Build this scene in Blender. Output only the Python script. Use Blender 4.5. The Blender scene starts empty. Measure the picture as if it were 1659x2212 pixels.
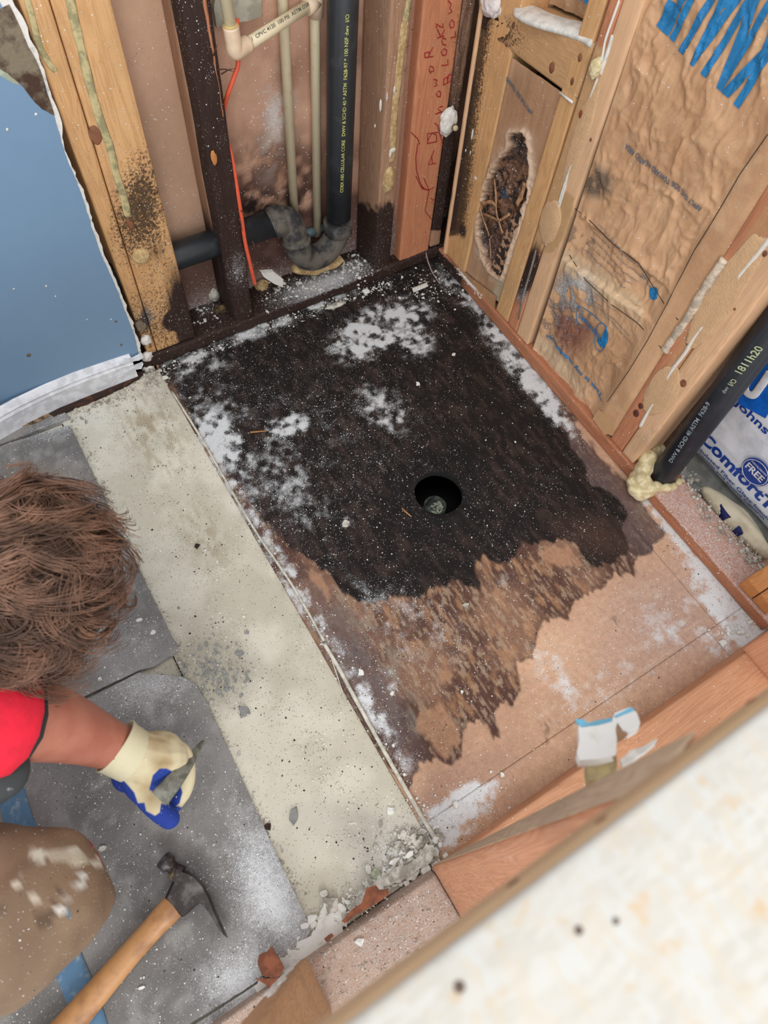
import bpy, bmesh, math, random
import numpy as np
from mathutils import Vector, Matrix
random.seed(7); rng = np.random.default_rng(7)
C = bpy.context.scene.collection

# ------------------------------------------------------------ camera
RC = np.array([[0.85119998, -0.52048729, 0.06746539],
               [-0.4311083, -0.7666951, -0.47573549],
               [0.29933966, 0.37586115, -0.87699724]])
_u, _s, _v = np.linalg.svd(RC); RC = _u @ _v            # rows: camera right, down, forward in world axes
FPX, CX, CY, H = 1470.0, 829.5, 1106.0, 1.36
CAMLOC = np.array([0.0, 0.0, H])
cam = bpy.data.cameras.new('camera'); cam_o = bpy.data.objects.new('camera', cam); C.objects.link(cam_o)
M = Matrix(((RC[0][0], -RC[1][0], -RC[2][0], 0), (RC[0][1], -RC[1][1], -RC[2][1], 0),
            (RC[0][2], -RC[1][2], -RC[2][2], H), (0, 0, 0, 1)))
cam_o.matrix_world = M
cam.sensor_fit = 'VERTICAL'; cam.sensor_height = 36; cam.sensor_width = 27
cam.lens = FPX * 36 / 2212
cam.clip_start = 0.02; cam.clip_end = 50
cam.dof.use_dof = True; cam.dof.focus_distance = 1.5; cam.dof.aperture_fstop = 6.0
bpy.context.scene.camera = cam_o

# ------------------------------------------------------------ world, lights, exposure
sc = bpy.context.scene
sc.view_settings.view_transform = 'Standard'; sc.view_settings.look = 'None'
sc.view_settings.exposure = 0.0; sc.view_settings.gamma = 1.0
sc.view_settings.use_curve_mapping = False
w = bpy.data.worlds.new('world'); sc.world = w; w.use_nodes = True
w.node_tree.nodes['Background'].inputs[0].default_value = (0.93, 0.96, 1.0, 1)
w.node_tree.nodes['Background'].inputs[1].default_value = 1.38
def area(name, loc, target, size, power, color):
    l = bpy.data.lights.new(name, 'AREA'); l.shape = 'DISK'; l.size = size; l.energy = power; l.color = color
    o = bpy.data.objects.new(name, l); C.objects.link(o); o.location = loc
    d = Vector(target) - Vector(loc); o.rotation_euler = d.to_track_quat('-Z', 'Y').to_euler()
area('ceiling_light', (-0.5, -0.3, 3.4), (0.4, 0.6, 0.0), 0.6, 20, (1.0, 0.98, 0.95))
area('wall_fill_light', (-0.9, -2.4, 2.0), (0.7, 1.1, 0.4), 1.2, 46, (0.95, 0.98, 1.0))  # unseen fill light, added behind the camera to brighten the walls

# ------------------------------------------------------------ pixel <-> world
def W(u, v, x=None, y=None, z=None):
    d = RC.T @ np.array([u - CX, v - CY, FPX])
    t = x / d[0] if x is not None else y / d[1] if y is not None else (z - H) / d[2]
    return CAMLOC + t * d
def PX(p):
    c = (np.asarray(p) - CAMLOC) @ RC.T
    z = np.maximum(c[..., 2], 1e-3)
    return c[..., 0] / z * FPX + CX, c[..., 1] / z * FPX + CY
YB, XR, YR = 1.224, 1.033, 1.320       # stud fronts of the back wall, of the right wall, sheet behind the back wall

# ------------------------------------------------------------ numpy noise and masks
def _h(ix, iy, iz, s):
    n = (ix * 374761393 + iy * 668265263 + iz * 2147483647 + s * 1274126177) & 0xffffffff
    n = ((n ^ (n >> 13)) * 1274126177) & 0xffffffff
    return ((n ^ (n >> 16)) & 0xffff) / 65535.0
def vn(p, scale, seed=0):
    p = np.asarray(p) * np.asarray(scale) + 1000
    i = np.floor(p).astype(np.int64); f = p - i; f = f * f * (3 - 2 * f)
    r = 0
    for dx in (0, 1):
        for dy in (0, 1):
            for dz in (0, 1):
                wgt = (f[..., 0] if dx else 1 - f[..., 0]) * (f[..., 1] if dy else 1 - f[..., 1]) * (f[..., 2] if dz else 1 - f[..., 2])
                r = r + wgt * _h(i[..., 0] + dx, i[..., 1] + dy, i[..., 2] + dz, seed)
    return r
def fbm(p, scale, oct=4, seed=0):
    r = 0; a = 0.5; s = np.asarray(scale, float)
    for k in range(oct):
        r = r + a * vn(p, s, seed + k * 17); a *= 0.5; s = s * 2.03
    return r / (1 - 0.5 ** oct)
def sstep(a, b, x):
    t = np.clip((x - a) / (b - a), 0, 1); return t * t * (3 - 2 * t)
def poly_sd(u, v, poly):                # signed distance, positive inside
    u = np.asarray(u, float); v = np.asarray(v, float)
    d = np.full(u.shape, 1e9); inside = np.zeros(u.shape, bool); n = len(poly)
    for i in range(n):
        ax, ay = poly[i]; bx, by = poly[(i + 1) % n]
        ex, ey = bx - ax, by - ay; wx, wy = u - ax, v - ay
        t = np.clip((wx * ex + wy * ey) / (ex * ex + ey * ey + 1e-9), 0, 1)
        d = np.minimum(d, (wx - ex * t) ** 2 + (wy - ey * t) ** 2)
        c = ((ay > v) != (by > v)) & (u < (bx - ax) * (v - ay) / ((by - ay) if by != ay else 1e-9) + ax)
        inside ^= c
    d = np.sqrt(d); return np.where(inside, d, -d)
def ell(u, v, cx, cy, rx, ry, ang=0):   # 1 at the centre, 0 at the rim and beyond
    a = math.radians(ang); du, dv = u - cx, v - cy
    x = (du * math.cos(a) + dv * math.sin(a)) / rx; y = (-du * math.sin(a) + dv * math.cos(a)) / ry
    return np.clip(1 - np.sqrt(x * x + y * y), 0, 1)
def lin(c):
    c = np.asarray(c, float) / 255.0
    return np.where(c <= 0.04045, c / 12.92, ((c + 0.055) / 1.055) ** 2.4)
def mix(a, b, t):
    t = np.asarray(t)[..., None]; return a * (1 - t) + b * t

# ------------------------------------------------------------ materials
MATS = {}
def mat(name):
    m = bpy.data.materials.new(name); m.use_nodes = True
    nt = m.node_tree; b = nt.nodes['Principled BSDF']
    return m, nt, b
def nd(nt, t, **kw):
    n = nt.nodes.new(t)
    for k, v in kw.items():
        if k.startswith('i_'):
            key = k[2:]; key = int(key) if key.isdigit() else key.replace('_', ' ')
            if isinstance(v, bpy.types.NodeSocket): nt.links.new(v, n.inputs[key])
            else: n.inputs[key].default_value = v
        else: setattr(n, k, v)
    return n
def mth(nt, op, a, b=None, clamp=False):
    n = nt.nodes.new('ShaderNodeMath'); n.operation = op; n.use_clamp = clamp
    for k, v in ((0, a), (1, b)):
        if v is None: continue
        if isinstance(v, bpy.types.NodeSocket): nt.links.new(v, n.inputs[k])
        else: n.inputs[k].default_value = v
    return n.outputs[0]
def mixc(nt, fac, a, b, blend='MIX'):
    n = nt.nodes.new('ShaderNodeMix'); n.data_type = 'RGBA'; n.blend_type = blend
    for k, v in ((0, fac), (6, a), (7, b)):
        if isinstance(v, bpy.types.NodeSocket): nt.links.new(v, n.inputs[k])
        else: n.inputs[k].default_value = v if k == 0 else (*v[:3], 1)
    return n.outputs[2]
def attr(nt, name, out='Fac'):
    return nd(nt, 'ShaderNodeAttribute', attribute_name=name).outputs[out]
def ocoord(nt, scale=(1, 1, 1)):
    t = nd(nt, 'ShaderNodeTexCoord'); mp = nd(nt, 'ShaderNodeMapping', i_Vector=t.outputs['Object'], i_Scale=scale)
    return mp.outputs[0]
def noise(nt, vec, scale, detail=3, rough=0.55, dist=0.0):
    return nd(nt, 'ShaderNodeTexNoise', i_Vector=vec, i_Scale=scale, i_Detail=detail, i_Roughness=rough, i_Distortion=dist).outputs[0]
def ramp(nt, fac, a, b):
    return nd(nt, 'ShaderNodeMapRange', interpolation_type='SMOOTHSTEP', i_Value=fac, i_1=a, i_2=b).outputs[0]
def specks(nt, vec, scale, density, rmin=0.1, rmax=0.42):
    v = nd(nt, 'ShaderNodeTexVoronoi', i_Vector=vec, i_Scale=scale)
    s = nd(nt, 'ShaderNodeSeparateColor', i_0=v.outputs['Color'])
    r = mth(nt, 'ADD', mth(nt, 'MULTIPLY', s.outputs[0], rmax - rmin), rmin)
    return mth(nt, 'MULTIPLY', mth(nt, 'LESS_THAN', v.outputs['Distance'], r), mth(nt, 'LESS_THAN', s.outputs[1], density))
def dustify(nt, col, vec):              # white plaster dust and black grit, by the vertex attributes
    d = attr(nt, 'dust'); g = attr(nt, 'grit')
    n1 = noise(nt, vec, 85, 6, 0.8); n2 = noise(nt, vec, 420, 4, 0.8)
    s_ = mth(nt, 'ADD', mth(nt, 'MULTIPLY', d, 0.62), mth(nt, 'ADD', mth(nt, 'MULTIPLY', n1, 0.5), mth(nt, 'MULTIPLY', n2, 1.1)))
    powder = ramp(nt, s_, 1.08, 1.62)
    white = (0.72, 0.74, 0.75)
    col = mixc(nt, mth(nt, 'MULTIPLY', powder, 0.92), col, white)
    dn = mth(nt, 'MULTIPLY', d, ramp(nt, noise(nt, vec, 14, 4, 0.7), 0.25, 0.75))
    col = mixc(nt, specks(nt, vec, 620, mth(nt, 'MULTIPLY', dn, 1.0)), col, (0.55, 0.55, 0.54))
    col = mixc(nt, specks(nt, vec, 300, mth(nt, 'MULTIPLY', dn, 0.42)), col, (0.75, 0.74, 0.7))
    gn = mth(nt, 'MULTIPLY', g, ramp(nt, noise(nt, vec, 18, 4, 0.7), 0.35, 0.75))
    col = mixc(nt, specks(nt, vec, 520, gn), col, (0.035, 0.028, 0.022))
    col = mixc(nt, specks(nt, vec, 170, mth(nt, 'MULTIPLY', gn, 0.3), 0.05, 0.3), col, (0.03, 0.025, 0.02))
    return col
def painted(name, rough=0.8, var=0.25, vscale=60, bump=0.35, bscale=220, streak=None, spec=0.3):
    m, nt, b = mat(name)
    vec = ocoord(nt); sv = ocoord(nt, streak) if streak else vec
    col = attr(nt, 'col', 'Color')
    n = noise(nt, sv, vscale, 6, 0.65)
    col = mixc(nt, 1.0, col, nd(nt, 'ShaderNodeCombineColor', i_0=mth(nt, 'ADD', mth(nt, 'MULTIPLY', n, 2 * var), 1 - var),
               i_1=mth(nt, 'ADD', mth(nt, 'MULTIPLY', n, 2 * var), 1 - var), i_2=mth(nt, 'ADD', mth(nt, 'MULTIPLY', n, 2 * var), 1 - var)).outputs[0], 'MULTIPLY')
    col = dustify(nt, col, vec)
    nt.links.new(col, b.inputs['Base Color']); b.inputs['Roughness'].default_value = rough
    b.inputs['Specular IOR Level'].default_value = spec
    if bump:
        bp = nd(nt, 'ShaderNodeBump', i_Strength=bump, i_Distance=0.002, i_Height=noise(nt, sv, bscale, 4, 0.6))
        nt.links.new(bp.outputs[0], b.inputs['Normal'])
    return m
def wood(name, c1, c2, axis='z', rough=0.7, k=1.0):
    key = (name,)
    if key in MATS: return MATS[key]
    m, nt, b = mat(name)
    s = {'x': (1, 14, 14), 'y': (14, 1, 14), 'z': (14, 14, 1)}[axis]
    vec = ocoord(nt); gv = ocoord(nt, s)
    n1 = noise(nt, gv, 2.6, 3, 0.5, 0.6)
    rings = nd(nt, 'ShaderNodeMath', operation='FRACT', i_0=mth(nt, 'MULTIPLY', n1, 13 * k)).outputs[0]
    rings = ramp(nt, mth(nt, 'ABSOLUTE', mth(nt, 'SUBTRACT', rings, 0.5)), 0.1, 0.5)
    fib = noise(nt, gv, 38, 3, 0.7)
    col = mixc(nt, mth(nt, 'ADD', mth(nt, 'MULTIPLY', rings, 0.38), mth(nt, 'MULTIPLY', fib, 0.4)), lin(c1), lin(c2))
    big = noise(nt, vec, 7, 3)
    col = mixc(nt, mth(nt, 'MULTIPLY', ramp(nt, big, 0.45, 0.75), 0.35), col, lin([x * 0.72 for x in c1]))
    gl = attr(nt, 'glue')
    col = mixc(nt, gl, col, mixc(nt, noise(nt, vec, 60, 4), lin((206, 168, 122)), lin((180, 140, 98))))
    # mould specks and solid rot
    mo = attr(nt, 'mold')
    mn = noise(nt, vec, 230, 5, 0.8)
    col = mixc(nt, mth(nt, 'MULTIPLY', ramp(nt, mth(nt, 'SUBTRACT', mth(nt, 'ADD', mth(nt, 'MULTIPLY', mo, 0.40), mn), 0.0), 0.78, 0.86), 0.9), col, lin((42, 32, 24)))
    bl = attr(nt, 'black')
    bn = noise(nt, gv, 12, 4, 0.65)
    fb = ramp(nt, mth(nt, 'ADD', bl, mth(nt, 'MULTIPLY', mth(nt, 'SUBTRACT', bn, 0.5), 0.55)), 0.3, 0.75)
    col = mixc(nt, fb, col, mixc(nt, fib, lin((14, 11, 10)), lin((72, 50, 42))))
    col = dustify(nt, col, vec)
    nt.links.new(col, b.inputs['Base Color']); b.inputs['Roughness'].default_value = rough
    b.inputs['Specular IOR Level'].default_value = 0.3
    bp = nd(nt, 'ShaderNodeBump', i_Strength=0.4, i_Distance=0.0015, i_Height=mth(nt, 'ADD', fib, mth(nt, 'MULTIPLY', fb, bn)))
    nt.links.new(bp.outputs[0], b.inputs['Normal'])
    MATS[key] = m; return m
def flat(name, rgb, rough=0.6, var=0.12, scale=40, metal=0.0, bump=0.0, bscale=150, spec=0.5, c2=None, thr=(0.4, 0.6), sub=0):
    if name in MATS: return MATS[name]
    m, nt, b = mat(name); vec = ocoord(nt)
    n = noise(nt, vec, scale, 5, 0.6)
    a = lin(rgb); bcol = lin(c2) if c2 is not None else a * (1 - 2 * var)
    col = mixc(nt, ramp(nt, n, *thr), a, bcol)
    nt.links.new(col, b.inputs['Base Color']); b.inputs['Roughness'].default_value = rough
    b.inputs['Metallic'].default_value = metal; b.inputs['Specular IOR Level'].default_value = spec
    if sub: b.inputs['Subsurface Weight'].default_value = sub; b.inputs['Subsurface Radius'].default_value = (0.01, 0.004, 0.002)
    if bump:
        bp = nd(nt, 'ShaderNodeBump', i_Strength=bump, i_Distance=0.003, i_Height=noise(nt, vec, bscale, 4))
        nt.links.new(bp.outputs[0], b.inputs['Normal'])
    MATS[name] = m; return m

# ------------------------------------------------------------ object helpers
def tag(o, label=None, cat=None, group=None, kind=None):
    if label: o['label'] = label
    if cat: o['category'] = cat
    if group: o['group'] = group
    if kind: o['kind'] = kind
    return o
def empty(name, loc=(0, 0, 0)):
    o = bpy.data.objects.new(name, None); C.objects.link(o); o.location = [float(v) for v in loc]
    o.empty_display_size = 0.05; return o
def raw(name, V, F, m, parent=None, smooth=False, at=None, col=None):
    me = bpy.data.meshes.new(name)
    V = np.asarray(V, float)
    if isinstance(F, np.ndarray):
        n, k = F.shape
        me.vertices.add(len(V)); me.vertices.foreach_set('co', V.astype(np.float32).ravel())
        me.loops.add(n * k); me.loops.foreach_set('vertex_index', F.astype(np.int32).ravel())
        me.polygons.add(n); me.polygons.foreach_set('loop_start', np.arange(0, n * k, k, dtype=np.int32))
        me.update(calc_edges=True)
    else:
        me.from_pydata([tuple(v) for v in V], [], [tuple(int(i) for i in f) for f in F])
    for k, a in (at or {}).items():
        A = me.attributes.new(k, 'FLOAT', 'POINT'); A.data.foreach_set('value', np.ascontiguousarray(np.broadcast_to(a, (len(V),)), dtype=np.float32))
    if col is not None:
        A = me.attributes.new('col', 'FLOAT_COLOR', 'POINT')
        cc = np.ones((len(V), 4), np.float32); cc[:, :3] = col; A.data.foreach_set('color', cc.ravel())
    me.materials.append(m)
    if smooth: me.polygons.foreach_set('use_smooth', np.ones(len(me.polygons), bool))
    me.validate(); me.update()
    o = bpy.data.objects.new(name, me); C.objects.link(o)
    if parent is not None:
        o.parent = parent; o.matrix_parent_inverse = Matrix.Translation(Vector(parent.location)).inverted()
    return o
def setp(o, parent):
    o.parent = parent; o.matrix_parent_inverse = Matrix.Translation(Vector(parent.location)).inverted(); return o
def grid_faces(n, m):
    i = np.arange(n - 1)[:, None] * m + np.arange(m - 1)[None]
    return np.stack([i, i + m, i + m + 1, i + 1], -1).reshape(-1, 4)
def hexa(name, c8, m, parent=None, cell=0.01, ease=0.0015, rough=0.0, rscale=40, fn=None, disp=None, seed=0):
    """box from 8 corners [i][j][k] (i across, j depth, k along), gridded, with eased edges; fn(P)->attrs"""
    c8 = np.asarray(c8, float).reshape(2, 2, 2, 3)
    L = [np.linalg.norm(c8[1, 0, 0] - c8[0, 0, 0]), np.linalg.norm(c8[0, 1, 0] - c8[0, 0, 0]), np.linalg.norm(c8[0, 0, 1] - c8[0, 0, 0])]
    par = []
    for l in L:
        n = max(1, int(round(l / cell))); e = min(0.3, 2.2 * ease / max(l, 1e-6)) if ease else 0
        t = np.linspace(e, 1 - e, n + 1) if ease else np.linspace(0, 1, n + 1)
        if ease: t = np.concatenate([[0], t, [1]])
        par.append(t)
    V = []; F = []; off = 0
    idx = {}
    def tri(a, b, c):
        a = a[..., None]; b = b[..., None]; c = c[..., None]
        r = 0
        for i in (0, 1):
            for j in (0, 1):
                for k in (0, 1):
                    r = r + (a if i else 1 - a) * (b if j else 1 - b) * (c if k else 1 - c) * c8[i, j, k]
        return r
    A, B, D = par
    na, nb, ncc = len(A), len(B), len(D)
    ids = -np.ones((na, nb, ncc), int)
    surf = np.zeros((na, nb, ncc), bool)
    surf[0], surf[-1] = True, True; surf[:, 0], surf[:, -1] = True, True; surf[:, :, 0], surf[:, :, -1] = True, True
    I, J, K = np.nonzero(surf); ids[I, J, K] = np.arange(len(I))
    P = tri(A[I], B[J], D[K])
    if ease:
        ctr = c8.mean((0, 1, 2))
        ea = (I == 0) | (I == na - 1); eb = (J == 0) | (J == nb - 1); ec = (K == 0) | (K == ncc - 1)
        cnt = ea.astype(int) + eb + ec
        pulled = tri(np.clip(A[I], ease / L[0] * .7, 1 - ease / L[0] * .7), np.clip(B[J], ease / L[1] * .7, 1 - ease / L[1] * .7), np.clip(D[K], ease / L[2] * .7, 1 - ease / L[2] * .7))
        P = np.where((cnt >= 2)[:, None], pulled, P)
    F = []
    def q(a, flip):
        f = np.stack([a[:-1, :-1], a[1:, :-1], a[1:, 1:], a[:-1, 1:]], -1).reshape(-1, 4)
        return f[:, ::-1] if flip else f
    F += [q(ids[0], True), q(ids[-1], False), q(ids[:, 0], False), q(ids[:, -1], True), q(ids[:, :, 0], True), q(ids[:, :, -1], False)]
    F = np.concatenate(F)
    # orientation
    v0 = c8[1, 0, 0] - c8[0, 0, 0]; v1 = c8[0, 1, 0] - c8[0, 0, 0]; v2 = c8[0, 0, 1] - c8[0, 0, 0]
    if np.dot(np.cross(v0, v1), v2) < 0: F = F[:, ::-1]
    if rough:
        dv = np.stack([fbm(P, rscale, 3, seed + s) - 0.5 for s in (1, 2, 3)], -1); P = P + dv * 2 * rough
    if disp is not None: P = disp(P)
    at = fn(P) if fn else None
    col = at.pop('col') if at and 'col' in at else None
    return raw(name, P, F, m, parent, False, at, col)
def box8(x0, x1, y0, y1, z0, z1):       # i = x, j = y, k = z
    return [[[(x, y, z) for z in (z0, z1)] for y in (y0, y1)] for x in (x0, x1)]
def line_at(pa, pb, plane, z):          # point at height z on the plane line through two pixels
    A = W(*pa, **plane); B = W(*pb, **plane); t = (z - A[2]) / (B[2] - A[2]); return A + (B - A) * t
def stud(name, left, right, plane, depth, m, parent=None, z0=0.038, z1=1.5, **kw):
    bl, br = line_at(*left, plane, z0), line_at(*right, plane, z0)
    tl, tr = line_at(*left, plane, z1), line_at(*right, plane, z1)
    d = np.asarray(depth, float)
    return hexa(name, [[[bl, tl], [bl + d, tl + d]], [[br, tr], [br + d, tr + d]]], m, parent, **kw)
def tube(name, pts, r, m, parent=None, n=20, caps=True, smooth=True, flatten=None, at=None):
    pts = [np.asarray(p, float) for p in pts]; N = len(pts)
    rr = r if hasattr(r, '__len__') else [r] * N
    V = []; up = None
    for i, p in enumerate(pts):
        t = pts[min(i + 1, N - 1)] - pts[max(i - 1, 0)]; t /= np.linalg.norm(t) + 1e-12
        if up is None:
            a = np.array([0, 0, 1.0]) if abs(t[2]) < 0.9 else np.array([1.0, 0, 0])
            if flatten is not None: a = np.asarray(flatten, float)
            up = a - t * (a @ t); up /= np.linalg.norm(up)
        else:
            up = up - t * (up @ t); up /= np.linalg.norm(up)
        s = np.cross(t, up); e = rr[i] if hasattr(rr[i], '__len__') else (rr[i], rr[i])
        for k in range(n):
            a = 2 * math.pi * k / n; V.append(p + s * math.cos(a) * e[0] + up * math.sin(a) * e[1])
    F = []
    for i in range(N - 1):
        for k in range(n):
            a, b = i * n + k, i * n + (k + 1) % n; F.append((a, b, b + n, a + n))
    if caps:
        F.append(tuple(range(n))[::-1]); F.append(tuple((N - 1) * n + k for k in range(n)))
    return raw(name, V, F, m, parent, smooth, at)
def smooth_path(pts, k=8):
    pts = [np.asarray(p, float) for p in pts]; P = [pts[0]] + pts + [pts[-1]]; out = []
    for i in range(1, len(P) - 2):
        for j in range(k):
            t = j / k; a, b, c, d = P[i - 1], P[i], P[i + 1], P[i + 2]
            out.append(0.5 * ((2 * b) + (-a + c) * t + (2 * a - 5 * b + 4 * c - d) * t * t + (-a + 3 * b - 3 * c + d) * t ** 3))
    out.append(pts[-1]); return out
def extrude(name, pts, d, m, parent=None, jag=0.0, step=0.006, seed=0, smooth=False, at=None, skip=()):
    """polygon of 3-D points (one plane) pushed along d; jag roughens the outline"""
    pts = [np.asarray(p, float) for p in pts]; d = np.asarray(d, float); nrm = d / np.linalg.norm(d)
    out = []
    r = np.random.default_rng(seed)
    for i in range(len(pts)):
        a, b = pts[i], pts[(i + 1) % len(pts)]; e = b - a; l = np.linalg.norm(e)
        out.append(a)
        if jag and i not in skip:
            n = int(l / step); s = np.cross(nrm, e / (l + 1e-9))
            for k in range(1, n):
                p = a + e * k / n; out.append(p + s * jag * (2 * fbm(p[None], 90, 3, seed)[0] - 1 + r.uniform(-.3, .3)))
    n = len(out); V = out + [p + d for p in out]
    bm = bmesh.new(); vs = [bm.verts.new(p) for p in V]
    try:
        bm.faces.new(vs[:n]); bm.faces.new(vs[n:][::-1])
        for i in range(n): bm.faces.new((vs[i], vs[i + n], vs[(i + 1) % n + n], vs[(i + 1) % n]))
    except ValueError: pass
    bmesh.ops.recalc_face_normals(bm, faces=bm.faces)
    bmesh.ops.triangulate(bm, faces=[f for f in bm.faces if len(f.verts) > 4])
    me = bpy.data.meshes.new(name); bm.to_mesh(me); bm.free(); me.materials.append(m)
    for k, a in (at or {}).items():
        A = me.attributes.new(k, 'FLOAT', 'POINT'); A.data.foreach_set('value', np.full(len(me.vertices), a, np.float32))
    o = bpy.data.objects.new(name, me); C.objects.link(o)
    if parent is not None: o.parent = parent; o.matrix_parent_inverse = Matrix.Translation(Vector(parent.location)).inverted()
    return o
def lump(name, c, size, m, parent=None, sub=3, rough=0.25, scale=None, seed=0, flatz=None, smooth=True):
    bm = bmesh.new(); bmesh.ops.create_icosphere(bm, subdivisions=sub, radius=1.0)
    V = np.array([v.co[:] for v in bm.verts]); F = np.array([[v.index for v in f.verts] for f in bm.faces]); bm.free()
    s = np.asarray(size if hasattr(size, '__len__') else (size,) * 3, float)
    n = fbm(V, scale or 1.6, 4, seed)
    V = V * (1 + (n[:, None] - 0.5) * 2 * rough) * s + np.asarray(c)
    if flatz is not None: V[:, 2] = np.maximum(V[:, 2], flatz)
    return raw(name, V, F, m, parent, smooth)
def chip_mesh(n_seed, n=7, th=0.25):    # irregular flat flake, unit size, resting on z=0
    r = np.random.default_rng(n_seed); a = np.sort(r.uniform(0, 2 * math.pi, n)) if n < 6 else (np.arange(n) + r.uniform(-.3, .3, n)) * 2 * math.pi / n
    rad = r.uniform(0.55, 1.0, n); asp = r.uniform(0.5, 1)
    lo = np.stack([np.cos(a) * rad, np.sin(a) * rad * asp, np.zeros(n)], 1)
    hi = lo * [0.88, 0.88, 1] + [0, 0, th] + np.stack([np.zeros(n), np.zeros(n), r.uniform(-.3, .3, n) * th], 1)
    V = np.concatenate([lo, hi, [[0, 0, th * 1.15]]])
    F = [(i, (i + 1) % n, n + (i + 1) % n, n + i) for i in range(n)] + [(n + i, n + (i + 1) % n, 2 * n) for i in range(n)] + [tuple(range(n))[::-1]]
    return V, F
CHIP = [chip_mesh(i, 5 + i % 4) for i in range(12)]
def crumbs(name, P, S, m, parent=None, label=None, cat=None, kind='stuff'):
    """many small flakes joined in one mesh"""
    V = []; F = []; off = 0
    for p, s in zip(P, S):
        cv, cf = CHIP[random.randrange(12)]; a = random.uniform(0, 6.28); ca, sa = math.cos(a), math.sin(a)
        R2 = np.array([[ca, sa, 0], [-sa, ca, 0], [0, 0, 1]])
        V.append(cv @ R2 * s * [1, 1, random.uniform(0.8, 2.2)] + p); F += [tuple(i + off for i in f) for f in cf]; off += len(cv)
    o = raw(name, np.concatenate(V), F, m, parent)
    return tag(o, label, cat, None, kind)
FONT = None
def text(name, s, p0, p1, n, m, parent=None, hgt=None, drape=None, off=0.0008, bold=0.0, cell=None, shear=0.0, spacing=1.0):
    """lettering whose baseline runs from p0 to p1 on a surface with outward normal n"""
    cu = bpy.data.curves.new(name, 'FONT'); cu.body = s; cu.size = 1.0; cu.offset = bold; cu.resolution_u = 3; cu.shear = shear; cu.space_character = spacing
    ob = bpy.data.objects.new(name, cu); C.objects.link(ob)
    dg = bpy.context.evaluated_depsgraph_get(); me = bpy.data.meshes.new_from_object(ob.evaluated_get(dg))
    bpy.data.objects.remove(ob)
    V = np.array([v.co[:] for v in me.vertices])
    if len(V) == 0: return None
    x0, x1 = V[:, 0].min(), V[:, 0].max(); y1 = V[:, 1].max()
    p0 = np.asarray(p0, float); p1 = np.asarray(p1, float); n = np.asarray(n, float); n /= np.linalg.norm(n)
    r = p1 - p0; Lr = np.linalg.norm(r); r /= Lr; t = np.cross(n, r)
    k = Lr / (x1 - x0); kh = (hgt / 0.70) if hgt else k
    if cell:
        bm = bmesh.new(); bm.from_mesh(me)
        for ax, kk, lo, hi in ((0, k, x0, x1), (1, kh, V[:, 1].min(), y1)):
            c = cell / kk; q = lo + c
            while q < hi:
                co = Vector((q, 0, 0)) if ax == 0 else Vector((0, q, 0)); no = Vector((1, 0, 0)) if ax == 0 else Vector((0, 1, 0))
                bmesh.ops.bisect_plane(bm, geom=bm.verts[:] + bm.edges[:] + bm.faces[:], plane_co=co, plane_no=no); q += c
        bm.to_mesh(me); bm.free(); V = np.array([v.co[:] for v in me.vertices])
    P = p0 + r * ((V[:, :1] - x0) * k) + t * (V[:, 1:2] * kh)
    if drape is not None: P = drape(P)
    P = P + n * off
    F = [tuple(p.vertices) for p in me.polygons]
    return raw(name, P, F, m, parent)
def stroke(name, lines, m, parent, r=0.0012, flat=None):
    bigV = []; bigF = []; off = 0
    for ln in lines:
        o = tube('tmp', ln, r, m, None, 6); me = o.data
        bigV += [v.co[:] for v in me.vertices]; bigF += [tuple(i + off for i in p.vertices) for p in me.polygons]; off += len(me.vertices)
        bpy.data.objects.remove(o); bpy.data.meshes.remove(me)
    return raw(name, bigV, bigF, m, parent)
def skin(name, nodes, edges, m, parent=None, sub=2, root=0, post=None, at=None):
    me = bpy.data.meshes.new(name); me.from_pydata([tuple(n[0]) for n in nodes], edges, []); me.update()
    o = bpy.data.objects.new(name, me); C.objects.link(o)
    md = o.modifiers.new('s', 'SKIN'); md.use_smooth_shade = True
    sk = me.skin_vertices[0].data
    for i, nn in enumerate(nodes):
        rr = nn[1]; sk[i].radius = (rr, rr) if not hasattr(rr, '__len__') else rr; sk[i].use_root = (i == root)
    sb = o.modifiers.new('u', 'SUBSURF'); sb.levels = sub; sb.render_levels = sub
    dg = bpy.context.evaluated_depsgraph_get(); m2 = bpy.data.meshes.new_from_object(o.evaluated_get(dg))
    bpy.data.objects.remove(o)
    V = np.array([v.co[:] for v in m2.vertices]); F = [tuple(p.vertices) for p in m2.polygons]
    if post is not None: V = post(V)
    A = at(V) if at else None
    col = A.pop('col') if A and 'col' in A else None
    return raw(name, V, F, m, parent, True, A, col)

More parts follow.
